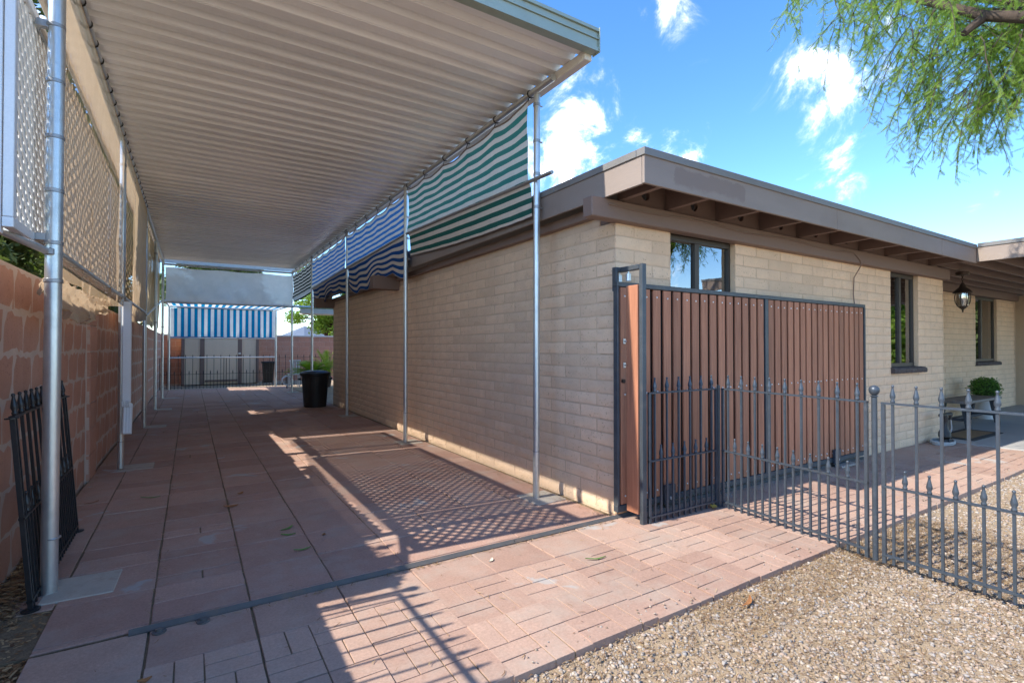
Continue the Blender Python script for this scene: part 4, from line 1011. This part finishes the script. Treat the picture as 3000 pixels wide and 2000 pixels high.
# ------------------------------------------------------------------ far end: bin, shed, wall, plants
can = thing('trash_can', 'large black plastic trash can standing at the house wall', 'trash can', (2.46, 12.2, 0))
cx, cy = 2.42, 12.35
MB().lathe((cx, cy, 0), [(.0, .002), (.235, 0), (.245, .01), (.29, .70), (.305, .705), (.31, .74), (.30, .75), (.27, .75), (.22, .05), (0, .05)], 28).build('body', PLASTIC, can, True)
MB().lathe((cx, cy, .752), [(.33, -.03), (.335, .0), (.325, .03), (.28, .045), (.26, .06), (.15, .075), (0, .08)], 28).build('lid', PLASTIC, can, True)
for k in range(14):
    a = k * 2 * math.pi / 14; MB().add(*(lambda v, f: (v, f))([(cx + (r + d) * math.cos(a + s), cy + (r + d) * math.sin(a + s), z) for (r, z) in ((.243, .06), (.285, .64)) for (d, s) in ((0, -.05), (.007, -.035), (.007, .035), (0, .05))], [(0, 1, 5, 4), (1, 2, 6, 5), (2, 3, 7, 6)])).build('rib', PLASTIC, can)
for s_ in (-1, 1): MB().box(cx + s_ * .34 - .03, cx + s_ * .34 + .03, cy - .06, cy + .06, .62, .66, .01).build('handle', PLASTIC, can)
can2 = thing('wheeled_bin', 'small dark bin beside the tan shed doors', 'bin', (2.45, 21.4, 0))
MB().add([(2.33, 21.2, .03), (2.63, 21.2, .03), (2.63, 21.5, .03), (2.33, 21.5, .03), (2.29, 21.15, .75), (2.67, 21.15, .75), (2.67, 21.55, .75), (2.29, 21.55, .75)], [(3, 2, 1, 0), (4, 5, 6, 7), (0, 1, 5, 4), (1, 2, 6, 5), (2, 3, 7, 6), (3, 0, 4, 7)]).build('body', PLASTIC, can2)
MB().box(2.26, 2.70, 21.12, 21.58, .751, .83, .02).build('lid', PLASTIC, can2)
for x in (2.32, 2.64): MB().tube((x - .02, 21.5, .06), (x + .02, 21.5, .06), .06, 12).build('wheel', PLASTIC, can2)
shed = thing('shed', 'tan garden shed with brown trim and double doors behind awning', 'shed', (1, 21.9, 0))
MB().box(-.28, 2.2, 21.93, 24, 0, 1.92).build('body', SHEDT, shed)
MB().box(-.4, 2.32, 21.8, 24.1, 1.922, 1.99).build('roof', BROWN, shed)
for a, b in ((-.30, -.2), (.28, .42), (1.50, 1.64), (2.12, 2.22)): MB().box(a, b, 21.895, 21.935, .0, 1.92, .004).build('trim_board', BROWN, shed)
for a, b in ((.425, 1.495),):
    d_ = MB().box(a, b, 21.90, 21.928, .08, 1.88).build('door', SHEDT, shed)
    MB().box(a + .005, b - .005, 21.885, 21.899, .085, .16).build('kick_rail', BROWN, d_)
    MB().box(1.52, 1.60, 21.87, 21.894, 1.10, 1.16).build('latch', BOLT, d_)
for k in range(9):
    x = -.18 + k * .27
    if not .26 < x < .44 and not 1.48 < x < 1.66: MB().box(x, x + .012, 21.922, 21.932, .1, 1.9).build('groove_batten', SHEDT, shed)
fw = thing('back_wall', 'red block wall across the far end behind the fence', 'wall', (3, 22.8, 0))
MB().box(-1.1, 14, 22.83, 23.0, -.1, 1.80).build('mortar', REDJ, fw)
items = []; wall_blocks(items, (-1.1, 22.82), (1, 0), 12, 0, 9, .2, .41, .03, REDB, bulge=.001, amp=.001, ch=.003)
vis = [it for it in items if (it[1][0] < -.1 or 2.1 < it[1][0] < 7)]
for me, lc, rz in vis[:140]: inst('block', me, fw, lc, (0, 0, rz))
join_insts('distant_blocks', [(me, lc, (0, 0, rz)) for me, lc, rz in items if (me, lc, rz) not in vis[:140]], REDB, fw)
MB().box(-1.12, 14, 22.78, 23.04, 1.805, 1.86).build('cap', simple('white_wall_cap', (.6, .58, .54), .8), fw)
# white patio cover edge beyond the house
pc_ = thing('patio_cover', 'white patio cover edge projecting behind the house', 'patio cover', (4, 16, 2.4))
MB().box(2.75, 9, 16.2, 16.3, 2.37, 2.52, .005).build('fascia', CHANNEL, pc_); MB().tube((2.5, 16.1, 2.56), (9, 16.1, 2.56), .03, 10).build('pipe', GALV, pc_); MB().box(3.2, 9, 16.31, 19, 2.50, 2.53).build('roof', CHANNEL, pc_)
MB().box(8.6, 8.7, 16.2, 16.3, 0, 2.36).build('post', CHANNEL, pc_)
# cycads
def cycad(loc, n, L, label, up, seed):
    t = thing('cycad_plant', label, 'plant', loc); g = random.Random(seed); mb = MB(); st = MB()
    for k in range(n):
        a = g.uniform(0, 6.283); el = g.uniform(.25, 1.25) * up; ll = L * g.uniform(.75, 1.1); pts = []
        for i in range(9):
            s = i / 8; r = ll * s * math.cos(el) ; z = ll * (s * math.sin(el) - .38 * s * s)
            pts.append(Vector((loc[0] + r * math.cos(a), loc[1] + r * math.sin(a), .55 + z)))
        st.path(pts, .006, 4, .002)
        side = Vector((-math.sin(a), math.cos(a), 0))
        for i in range(1, 24):
            s = i / 24 * 8; j = min(int(s), 7); p = pts[j].lerp(pts[j + 1], s - j); d = (pts[j + 1] - pts[j]).normalized(); wl = .15 * math.sin(math.pi * (i / 25)) + .03
            for sg in (1, -1):
                e = p + (side * sg * .9 + d * .5 + Vector((0, 0, .15))).normalized() * wl; mb.quad(p - d * .007, e, e + d * .002, p + d * .009)
    MB().lathe((loc[0], loc[1], 0), [(.12, 0), (.15, .2), (.12, .55), (0, .62)], 10).build('trunk', BARK, t, True)
    mb.build('frond_leaflets', PALML, t); st.build('frond_ribs', PALML, t)
cycad((3.2, 16.9, 0), 90, .85, 'round yellow green cycad behind the black trash can', .8, 4)
cycad((3.95, 18.2, 0), 40, 1.35, 'taller upright green palm beside the round cycad', 1.1, 9)
ch = thing('garden_chair', 'white plastic garden chair seen behind the trash can', 'chair', (3.0, 18.9, 0))
for i in range(4): MB().box(2.86 + i * .085, 2.92 + i * .085, 18.75, 18.77, .46, .88, .005).build('back_slat', WHITEP, ch)
MB().box(2.83, 3.2, 18.74, 18.78, .87, .93, .008).build('top_rail', WHITEP, ch); MB().box(2.83, 3.2, 18.75, 19.15, .42, .45, .008).build('seat', WHITEP, ch)
for x in (2.84, 3.16):
    for yy in (18.77, 19.1): MB().box(x, x + .03, yy, yy + .03, 0, .42).build('leg', WHITEP, ch)
hz = thing('garden_hose', 'pale coiled hose hanging low near the far fence', 'hose', (2.6, 18.3, 0))
pts = [(2.72 + .16 * math.cos(i * .4), 18.4 + .05 * math.sin(i * .23), .26 + .15 * math.sin(i * .4) + .02 * math.sin(i * 1.1)) for i in range(60)]
MB().path(pts, .012, 5).build('hose', WHITEP, hz, True)
MB().tube((2.72, 18.45, 0), (2.72, 18.45, .45), .02, 8).build('hose_stake', PLASTIC, hz)

# ------------------------------------------------------------------ trees
def tree(label, base, h, crown, n, size, mat=TREEL, seed=0, group=None, name='tree', low=.45):
    t = thing(name, label, 'tree', base, group); g = random.Random(seed); b = Vector(base)
    mb = MB(); top = b + Vector((g.uniform(-.3, .3), g.uniform(-.3, .3), h * .5))
    mb.path([b, b.lerp(top, .5) + Vector((g.uniform(-.15, .15), g.uniform(-.15, .15), 0)), top], .035 * h ** .9, 9, .02 * h ** .9)
    cs = []
    for k in range(crown[2]):
        a = g.uniform(0, 6.283); rr = crown[0] * g.random() ** .5 * .85; zz = h * low + (h * (1 - low)) * g.random()
        f = 1 - abs((zz / h - .68)) * 1.1
        c = Vector((b.x + rr * f * math.cos(a), b.y + rr * f * math.sin(a), b.z + zz)); s = crown[1] * g.uniform(.6, 1.2)
        cs.append((tuple(c), (s, s, s * .7)))
        mb.path([top.lerp(b, g.uniform(0, .3)), top.lerp(c, .5) + Vector((0, 0, .15 * h * .1)), c], .012 * h ** .9, 5, .004 * h)
    mb.build('trunk', BARK, t, True)
    leaf_cloud('crown', mat, cs, t, n, size, seed=seed)
    return t
BG = 'trees behind the far wall'
tree('leafy tree behind the far wall, right of awning', (6.0, 27.5, 0), 5.2, (2.8, .6, 34), 15000, .075, MESQ, seed=11, group=BG)
tree('pale feathery tree behind the far wall beside the house', (9.5, 31, 0), 6.0, (3.0, .9, 28), 14000, .11, MESQ, seed=12, group=BG)
tree('far tree behind the shed, mostly hidden by the awning', (1.0, 31, 0), 6.2, (3.0, .9, 26), 12000, .12, seed=13, group=BG)
tree('neighbour tree shading the carport behind the left screens', (-3.35, 10.75, 0), 8.6, (2.1, .62, 66), 34000, .085, seed=14, low=.2, group='trees beyond the left wall')
tree('second neighbour tree farther back behind the left screens', (-3.9, 16.2, 0), 9.0, (2.4, .8, 60), 30000, .10, seed=15, low=.2, group='trees beyond the left wall')
tree('bushy tree across the road reflected in the windows', (24, -3.4, 0), 6.5, (3.2, 1.0, 44), 18000, .15, MESQ, seed=16, low=.12, group='trees across the road')
tree('wide tree across the road to the right of view', (36, -2.2, 0), 8, (4.0, 1.2, 44), 16000, .18, seed=17, low=.12, group='trees across the road')
hv = [];  hn = 60
for i in range(hn + 1):
    a = R(-75) + R(170) * i / hn; r = 520; hh = 11 + 6 * math.sin(i * .7) + 9 * math.sin(i * 1.9 + 1) + 5 * math.sin(i * 4.1)
    hv += [(r * math.sin(a), r * math.cos(a), -1), (r * math.sin(a) * .97, r * math.cos(a) * .97, hh * .45), (r * math.sin(a) * 1.05, r * math.cos(a) * 1.05, hh)]
mb = MB(); mb.add(hv, [(3 * i + k, 3 * i + 3 + k, 3 * i + 4 + k, 3 * i + 1 + k) for i in range(hn) for k in range(2)])
tag(mb.build('hills', simple('hazy_hills', (.13, .16, .21), 1., var=.2, scale=.02)), kind='structure')
tree('low feathery tree behind the far wall near the utility pole', (7.9, 26, 0), 3.9, (2.2, .6, 24), 11000, .07, MESQ, seed=21, group=BG)
for i in range(5):
    tree(('leafy shrub beyond the left wall nearest the street', 'leafy shrub beyond the left wall, second from the street', 'leafy shrub beyond the left wall, third from the street', 'leafy shrub beyond the left wall, fourth from the street', 'leafy shrub beyond the left wall, farthest from the street')[i], (-2.35, 3.7 + i * 1.15, 0), 2.75, (.62, .34, 20), 6000, .06, seed=31 + i, group='shrubs beyond the left wall', name='leafy_shrub')
for i, (hx, hy, hh) in enumerate(((-2.05, 13.4, 5.6), (-2.1, 17.6, 6.0), (-2.1, 21.6, 5.6))):  # unseen trees added to block the bright sky behind the cloth
    tree(('slim tree added to block sky behind the sand screen, nearest of three', 'slim tree added to block sky behind the sand screen, middle of three', 'slim tree added to block sky behind the left wall near the shed')[i], (hx, hy, 0), hh, (.85, .5, 34), 12000, .08, seed=51 + i, group='added slim trees beyond the left wall', low=.25)
up = thing('utility_pole', 'slim dark utility pole standing behind the far wall', 'utility pole', (7.3, 33, 0))
MB().tube((7.3, 33, 0), (7.3, 33, 7), .11, 10).build('pole', BARK, up, True); MB().box(6.6, 8.0, 32.95, 33.05, 6.4, 6.52).build('cross_arm', BARK, up)

# mesquite overhanging top right
def mesquite():
    g = random.Random(5); t = thing('mesquite_tree', 'mesquite tree with feathery green branches hanging over the right side', 'tree', (8.6, -1.9, 0))
    mb = MB(); base = Vector((8.6, -1.9, 0)); fork = Vector((8.2, -1.2, 2.3))
    mb.path([base, Vector((8.45, -1.7, .8)), Vector((8.3, -1.45, 1.6)), fork], .19, 10, .13)
    tips = []
    def cp_(px, py, dist):
        d = sky_dir(px, py); d = d / math.hypot(d.x, d.y); return Vector((0, 0, 1.35)) + d * dist
    # leading branches, end points spread through the crown volume
    ends = []
    for (px, py, ds_) in [(2760, 5, 5.6), (2830, 110, 5.9), (2930, 60, 6.2), (2560, -60, 6.0), (2400, -90, 6.4), (2850, -150, 5.0), (3050, 20, 5.5), (3150, 150, 6.2), (3300, 60, 6.0), (2700, -250, 5.2),
                          (3000, 150, 6.6), (2930, 190, 6.9), (2650, -20, 6.6), (2480, -130, 5.8), (3450, 200, 7.2), (3250, -100, 6.5), (2990, -100, 7.4), (3400, -200, 7.6), (2600, -300, 6.6)]:
        ends.append(cp_(px, py, ds_))
    lim = []
    for e in ends:
        m1 = fork.lerp(e, .35) + Vector((g.uniform(-.15, .15), g.uniform(-.15, .15), .55)); m2 = fork.lerp(e, .7) + Vector((g.uniform(-.2, .2), g.uniform(-.2, .2), .45))
        pts = []
        for i in range(13):
            s = i / 12; a = fork.lerp(m1, s); b = m1.lerp(m2, s); c = m2.lerp(e, s); ab = a.lerp(b, s); bc = b.lerp(c, s); pts.append(ab.lerp(bc, s) + Vector((g.gauss(0, .012), g.gauss(0, .012), g.gauss(0, .012))))
        mb.path(pts, .065, 7, .014); lim.append(pts)
    mb.build('trunk', BARK, t, True)
    # dark knotty limb visible at the top right corner
    lb = MB(); a = cp_(3080, 40, 5.3); b = cp_(2690, 15, 5.6)
    lb.path([cp_(3400, 60, 5.4), cp_(3080, 45, 5.3), cp_(2900, 40, 5.35), cp_(2780, 10, 5.4), cp_(2700, -8, 5.5)], .05, 9, .026)
    lb.path([cp_(2900, 40, 5.35), cp_(2860, 70, 5.3), cp_(2835, 92, 5.25)], .036, 8, .026)
    lb.build('limb', BARK, t, True)
    tw = MB(); LV = []
    def twig(p, d, ll):
        n = 9; pts = [p]; dd = d.normalized()
        for i in range(n):
            dd = (dd + Vector((g.gauss(0, .10), g.gauss(0, .10), -.13 + g.gauss(0, .06)))).normalized(); pts.append(pts[-1] + dd * ll / n)
        tw.path(pts, .0042, 4, .0015)
        for i in range(1, n + 1):
            for rep in range(g.choice((3, 4, 4))):
                q = pts[i] + (pts[i - 1] - pts[i]) * g.random(); ax = (pts[i] - pts[i - 1]).normalized()
                ld = (ax * .5 + Vector((g.gauss(0, .7), g.gauss(0, .7), g.gauss(-.45, .5)))).normalized(); sd = ld.cross(Vector((g.gauss(0, 1), g.gauss(0, 1), g.gauss(.6, 1)))).normalized()
                LV.append((q, ld, sd, g.uniform(.06, .115)))
        return pts
    tot = 0
    for pts in lim:
        for i in range(5, 13):
            for rep in range(2 if i < 9 else 5):
                p = pts[i]; d = Vector((g.gauss(0, 1) - .25, g.gauss(0, 1) + .15, g.gauss(-.35, .5)))
                tp = twig(p, d, g.uniform(.4, .95))
                if g.random() < .5: twig(tp[5], Vector((g.gauss(0, 1), g.gauss(0, 1), -.6)), g.uniform(.25, .55))
    # a few longer hanging sprays that shape the outline
    for (px, py, ds_, ll) in [(2640, 60, 6.2, .8), (2690, 150, 6.1, .7), (2790, 170, 5.9, .8), (2850, 230, 6.0, .9), (2880, 290, 6.0, .75), (2920, 250, 6.1, .8), (2540, 30, 6.4, .65), (2360, -10, 6.3, .5), (2960, 130, 5.7, .8), (2990, 210, 6.3, .7),
                              (2950, 260, 6.2, .55), (2880, 280, 6.1, .6), (2990, 280, 5.9, .6), (2650, 190, 6.2, .55), (2760, 250, 6.0, .6), (2600, 120, 6.3, .6), (2740, 110, 6.3, .8), (2590, -10, 6.0, .7), (2450, 0, 6.2, .7), (2500, 40, 6.5, .6), (2830, 160, 6.4, .9), (2900, 120, 5.6, .8), (3040, 190, 6.0, .8)]:
        for rep in range(5 if px > 2600 else 2):
            twig(cp_(px + g.uniform(-50, 50), py + g.uniform(-50, 40), ds_ + g.uniform(-.4, .4)), Vector((-.5 + g.gauss(0, .5), .3 + g.gauss(0, .5), -.6)), ll * g.uniform(.6, 1.1))
    tw.build('twigs', BARK, t)
    # pinnate leaves: pairs of narrow leaflets
    Q = np.array([tuple(q) for q, _, _, _ in LV]); D = np.array([tuple(d) for _, d, _, _ in LV]); S = np.array([tuple(s) for _, _, s, _ in LV]); Ls = np.array([l for *_, l in LV])[:, None]
    V = []
    for i in range(8):
        f = (i + 1) / 8.5
        for sg in (1, -1):
            p = Q + D * Ls * f; dirn = S * sg * .85 + D * .5; wl = .0065 + .006 * math.sin(math.pi * f); wd = .003
            e = p + dirn * wl; V.append(np.stack([p - D * wd, e - D * wd * .4, e + D * wd * .6, p + D * wd], 1))
    V = np.concatenate(V, 0).reshape(-1, 3)
    np_obj('leaves', V, np.arange(len(V)).reshape(-1, 4), MESQ, t)
mesquite()

# ------------------------------------------------------------------ gravel, straw, fallen leaves
ico_v = []; ph = (1 + 5 ** .5) / 2
for a, b in ((-1, ph), (1, ph), (-1, -ph), (1, -ph)): ico_v.append((a, b, 0))
for a, b in ((-1, ph), (1, ph), (-1, -ph), (1, -ph)): ico_v.append((0, a, b))
for a, b in ((ph, -1), (ph, 1), (-ph, -1), (-ph, 1)): ico_v.append((a, 0, b))
ico_v = np.array(ico_v) / np.linalg.norm(ico_v[0])
ico_f = np.array([(0, 11, 5), (0, 5, 1), (0, 1, 7), (0, 7, 10), (0, 10, 11), (1, 5, 9), (5, 11, 4), (11, 10, 2), (10, 7, 6), (7, 1, 8), (3, 9, 4), (3, 4, 2), (3, 2, 6), (3, 6, 8), (3, 8, 9), (4, 9, 5), (2, 4, 11), (6, 2, 10), (8, 6, 7), (9, 8, 1)])
def scatter(regs):
    P = []; Sz = []
    for (x0, x1, y0, y1, dens_, smin, smax) in regs:
        n = int((x1 - x0) * (y1 - y0) * dens_); p = np.stack([rng.uniform(x0, x1, n), rng.uniform(y0, y1, n)], 1); P.append(p); Sz.append(rng.uniform(0, 1, n) ** 2.2 * (smax - smin) + smin)
    return np.concatenate(P), np.concatenate(Sz)
P, Sz = scatter([(1.0, 5.2, .35, 1.80, 5200, .0035, .012), (5.2, 9.2, .2, 1.80, 1700, .005, .013), (9.2, 16, -.5, .6, 500, .006, .014), (-.9, 1.0, .3, 1.36, 1500, .004, .012), (-.9, -.58, 1.3, 3.5, 2600, .004, .012)]); SP = np.stack([rng.uniform(1.2, 8.5, 260), 1.80 + np.abs(rng.normal(0, .09, 260))], 1); SS = rng.uniform(.002, .007, 260)
keep = ~((P[:, 1] > 1.362) & (P[:, 0] < .27) & (P[:, 0] > -.59))
P, Sz = P[keep], Sz[keep]
ZB = np.concatenate([np.full(len(P), -.04), np.full(len(SP), .0)]); P = np.concatenate([P, SP]); Sz = np.concatenate([Sz, SS])
n = len(P); V = ico_v[None] * (1 + .28 * rng.normal(size=(n, 12, 1))) * Sz[:, None, None] * np.stack([rng.uniform(.8, 1.3, n), rng.uniform(.8, 1.3, n), rng.uniform(.5, .85, n)], 1)[:, None, :]
an = rng.uniform(0, 6.283, n); c, s = np.cos(an)[:, None], np.sin(an)[:, None]
V = np.stack([V[..., 0] * c - V[..., 1] * s, V[..., 0] * s + V[..., 1] * c, V[..., 2]], -1)
V += np.stack([P[:, 0], P[:, 1], ZB + Sz * rng.uniform(.1, .6, n)], 1)[:, None, :]
F = (ico_f[None] + (np.arange(n) * 12)[:, None, None]).reshape(-1, 3)
tag(np_obj('gravel', V.reshape(-1, 3), F, STONE), 'loose tan and grey gravel beside the path', 'gravel', kind='stuff')
# straw and pods
def straw(n, regs, lmin, lmax, wmin, wmax, zmax, z0=-.034):
    P = []
    tot = sum((r[1] - r[0]) * (r[3] - r[2]) * r[4] for r in regs)
    for r in regs:
        k = int(n * (r[1] - r[0]) * (r[3] - r[2]) * r[4] / tot); P.append(np.stack([rng.uniform(r[0], r[1], k), rng.uniform(r[2], r[3], k), np.full(k, r[5] if len(r) > 5 else z0)], 1))
    P = np.concatenate(P); k = len(P); a = rng.uniform(0, 6.283, k); L = rng.uniform(lmin, lmax, k); W = rng.uniform(wmin, wmax, k)
    d = np.stack([np.cos(a), np.sin(a), rng.normal(0, .12, k)], 1) * L[:, None]; sd = np.stack([-np.sin(a), np.cos(a), np.zeros(k)], 1) * W[:, None]
    bend = np.stack([-np.sin(a), np.cos(a), np.abs(rng.normal(0, .4, k))], 1) * (L * rng.normal(0, .16, k))[:, None]
    P[:, 2] += rng.uniform(.002, zmax, k)
    q = [P - d - sd, P + bend - sd, P + d - sd, P + d + sd, P + bend + sd, P - d + sd]
    V = np.stack(q, 1).reshape(-1, 3); b = np.arange(k)[:, None] * 6
    F = np.concatenate([b + np.array([0, 1, 4, 5]), b + np.array([1, 2, 3, 4])], 0); return V, F
V, F = straw(26000, [(1.0, 5.2, .35, 1.80, 4.), (5.2, 9.2, .2, 1.8, 1.), (2.2, 5.0, 1.45, 1.79, 6.), (-.9, -.58, 2.2, 3.6, 22.), (3.75, 5., .9, 1.75, 6.)], .008, .028, .0006, .0014, .016)
tag(np_obj('dry_straw', V, F, STRAW), 'dry needles and straw strewn over gravel', 'straw', kind='stuff')
# litter in joints and along the walls
V, F = straw(6500, [(2.76, 2.89, 3.05, 5.0, 6., .002), (-.88, -.72, 3.4, 4.3, 26., -.005), (-.88, -.8, 4.3, 12, 3., .0), (-.2, -.12, 3.1, 9, 2., -.004), (.25, .30, 3.1, 8, 2., -.004), (.69, .73, 3.1, 8, 2., -.004), (1.12, 1.16, 3.1, 6, 2., -.004), (0, 2.8, 2.945, 2.975, 12., .0), (-.88, -.6, 2.2, 3.6, 40., -.02), (-.4, 6, 1.8, 2.9, .12, .002), (0, 2.8, 3.1, 7, .06, .002)], .005, .02, .0006, .0022, .008)
tag(np_obj('leaf_litter', V, F, STRAW), 'dry leaf litter gathered in paver joints and corners', 'litter', kind='stuff')
V, F = straw(3200, [(-.88, -.58, 2.2, 3.62, 1.), (-.9, -.74, 3.5, 4.6, 1., -.004)], .008, .022, .003, .007, .03)
tag(np_obj('dry_leaves', V, F, STRAW), 'heap of dry leaves at the foot of the wall', 'leaves', kind='stuff')
def fallen(loc, L, w, a, mat, label, name='fallen_leaf'):
    mb = MB(); vs = []; n = 7
    for i in range(n):
        s = i / (n - 1); ww = w * math.sin(math.pi * (.08 + .88 * s)); x = (s - .5) * L; yb = .25 * L * (s - .5) ** 2 * 2
        vs += [(x, yb - ww, .003 + .012 * abs(s - .5)), (x, yb, .001 + .006 * abs(s - .5)), (x, yb + ww, .004 + .01 * abs(s - .5))]
    fs = [(3 * i + k, 3 * i + 3 + k, 3 * i + 4 + k, 3 * i + 1 + k) for i in range(n - 1) for k in range(2)]
    mb.add(vs, fs); o = mb.build(name, mat); o.location = loc; o.rotation_euler = (random.gauss(0, .1), random.gauss(0, .1), a); tag(o, label, 'leaf', 'fallen leaves on the pavers')
fallen((-.30, 5.62, .003), .15, .008, .15, GREENLEAF, 'slim green pod lying on the left pavers')
fallen((.62, 4.12, .003), .11, .011, .6, GREENLEAF, 'curled green leaf upper of the group on pavers')
fallen((.60, 3.98, .003), .10, .011, -.2, GREENLEAF, 'green leaf in the middle of the pavers, lowest of its group')
fallen((.64, 3.64, .003), .11, .009, .1, GREENLEAF, 'long green leaf beside the grey patch near the track')
fallen((.40, 5.35, .003), .06, .018, .5, DEADLEAF, 'reddish dry leaf in the middle of the carport floor')
fallen((.82, 3.85, .003), .05, .014, 1.2, DEADLEAF, 'small brown leaf near the bright strip')
fallen((.30, 4.95, .004), .12, .022, .3, DEADLEAF, 'crumpled brown leaf clump in the carport lane')
fallen((1.62, 2.82, .004), .05, .01, .7, simple('pale_pod', (.6, .55, .42), .7), 'pale curled pod just in front of the track')
fallen((-.15, 2.55, .004), .05, .012, .2, DEADLEAF, 'tiny brown leaf on the front pink paver')
fallen((-.72, 5.7, .004), .10, .012, .2, DEADLEAF, 'dark brown pod at the foot of the wall')
fallen((2.55, 1.66, -.018), .13, .012, .3, DEADLEAF, 'orange dry leaf on the gravel by the path edge')
fallen((3.72, 2.74, .02), .09, .03, .8, simple('yellow_leaf', (.55, .33, .06), .7), 'yellow dry leaf caught at the fence corner')
fallen((2.2, 2.48, .004), .15, .008, -.2, GREENLEAF, 'thin green pod on the sunny pink pavers')
print('objects', len(bpy.data.objects))
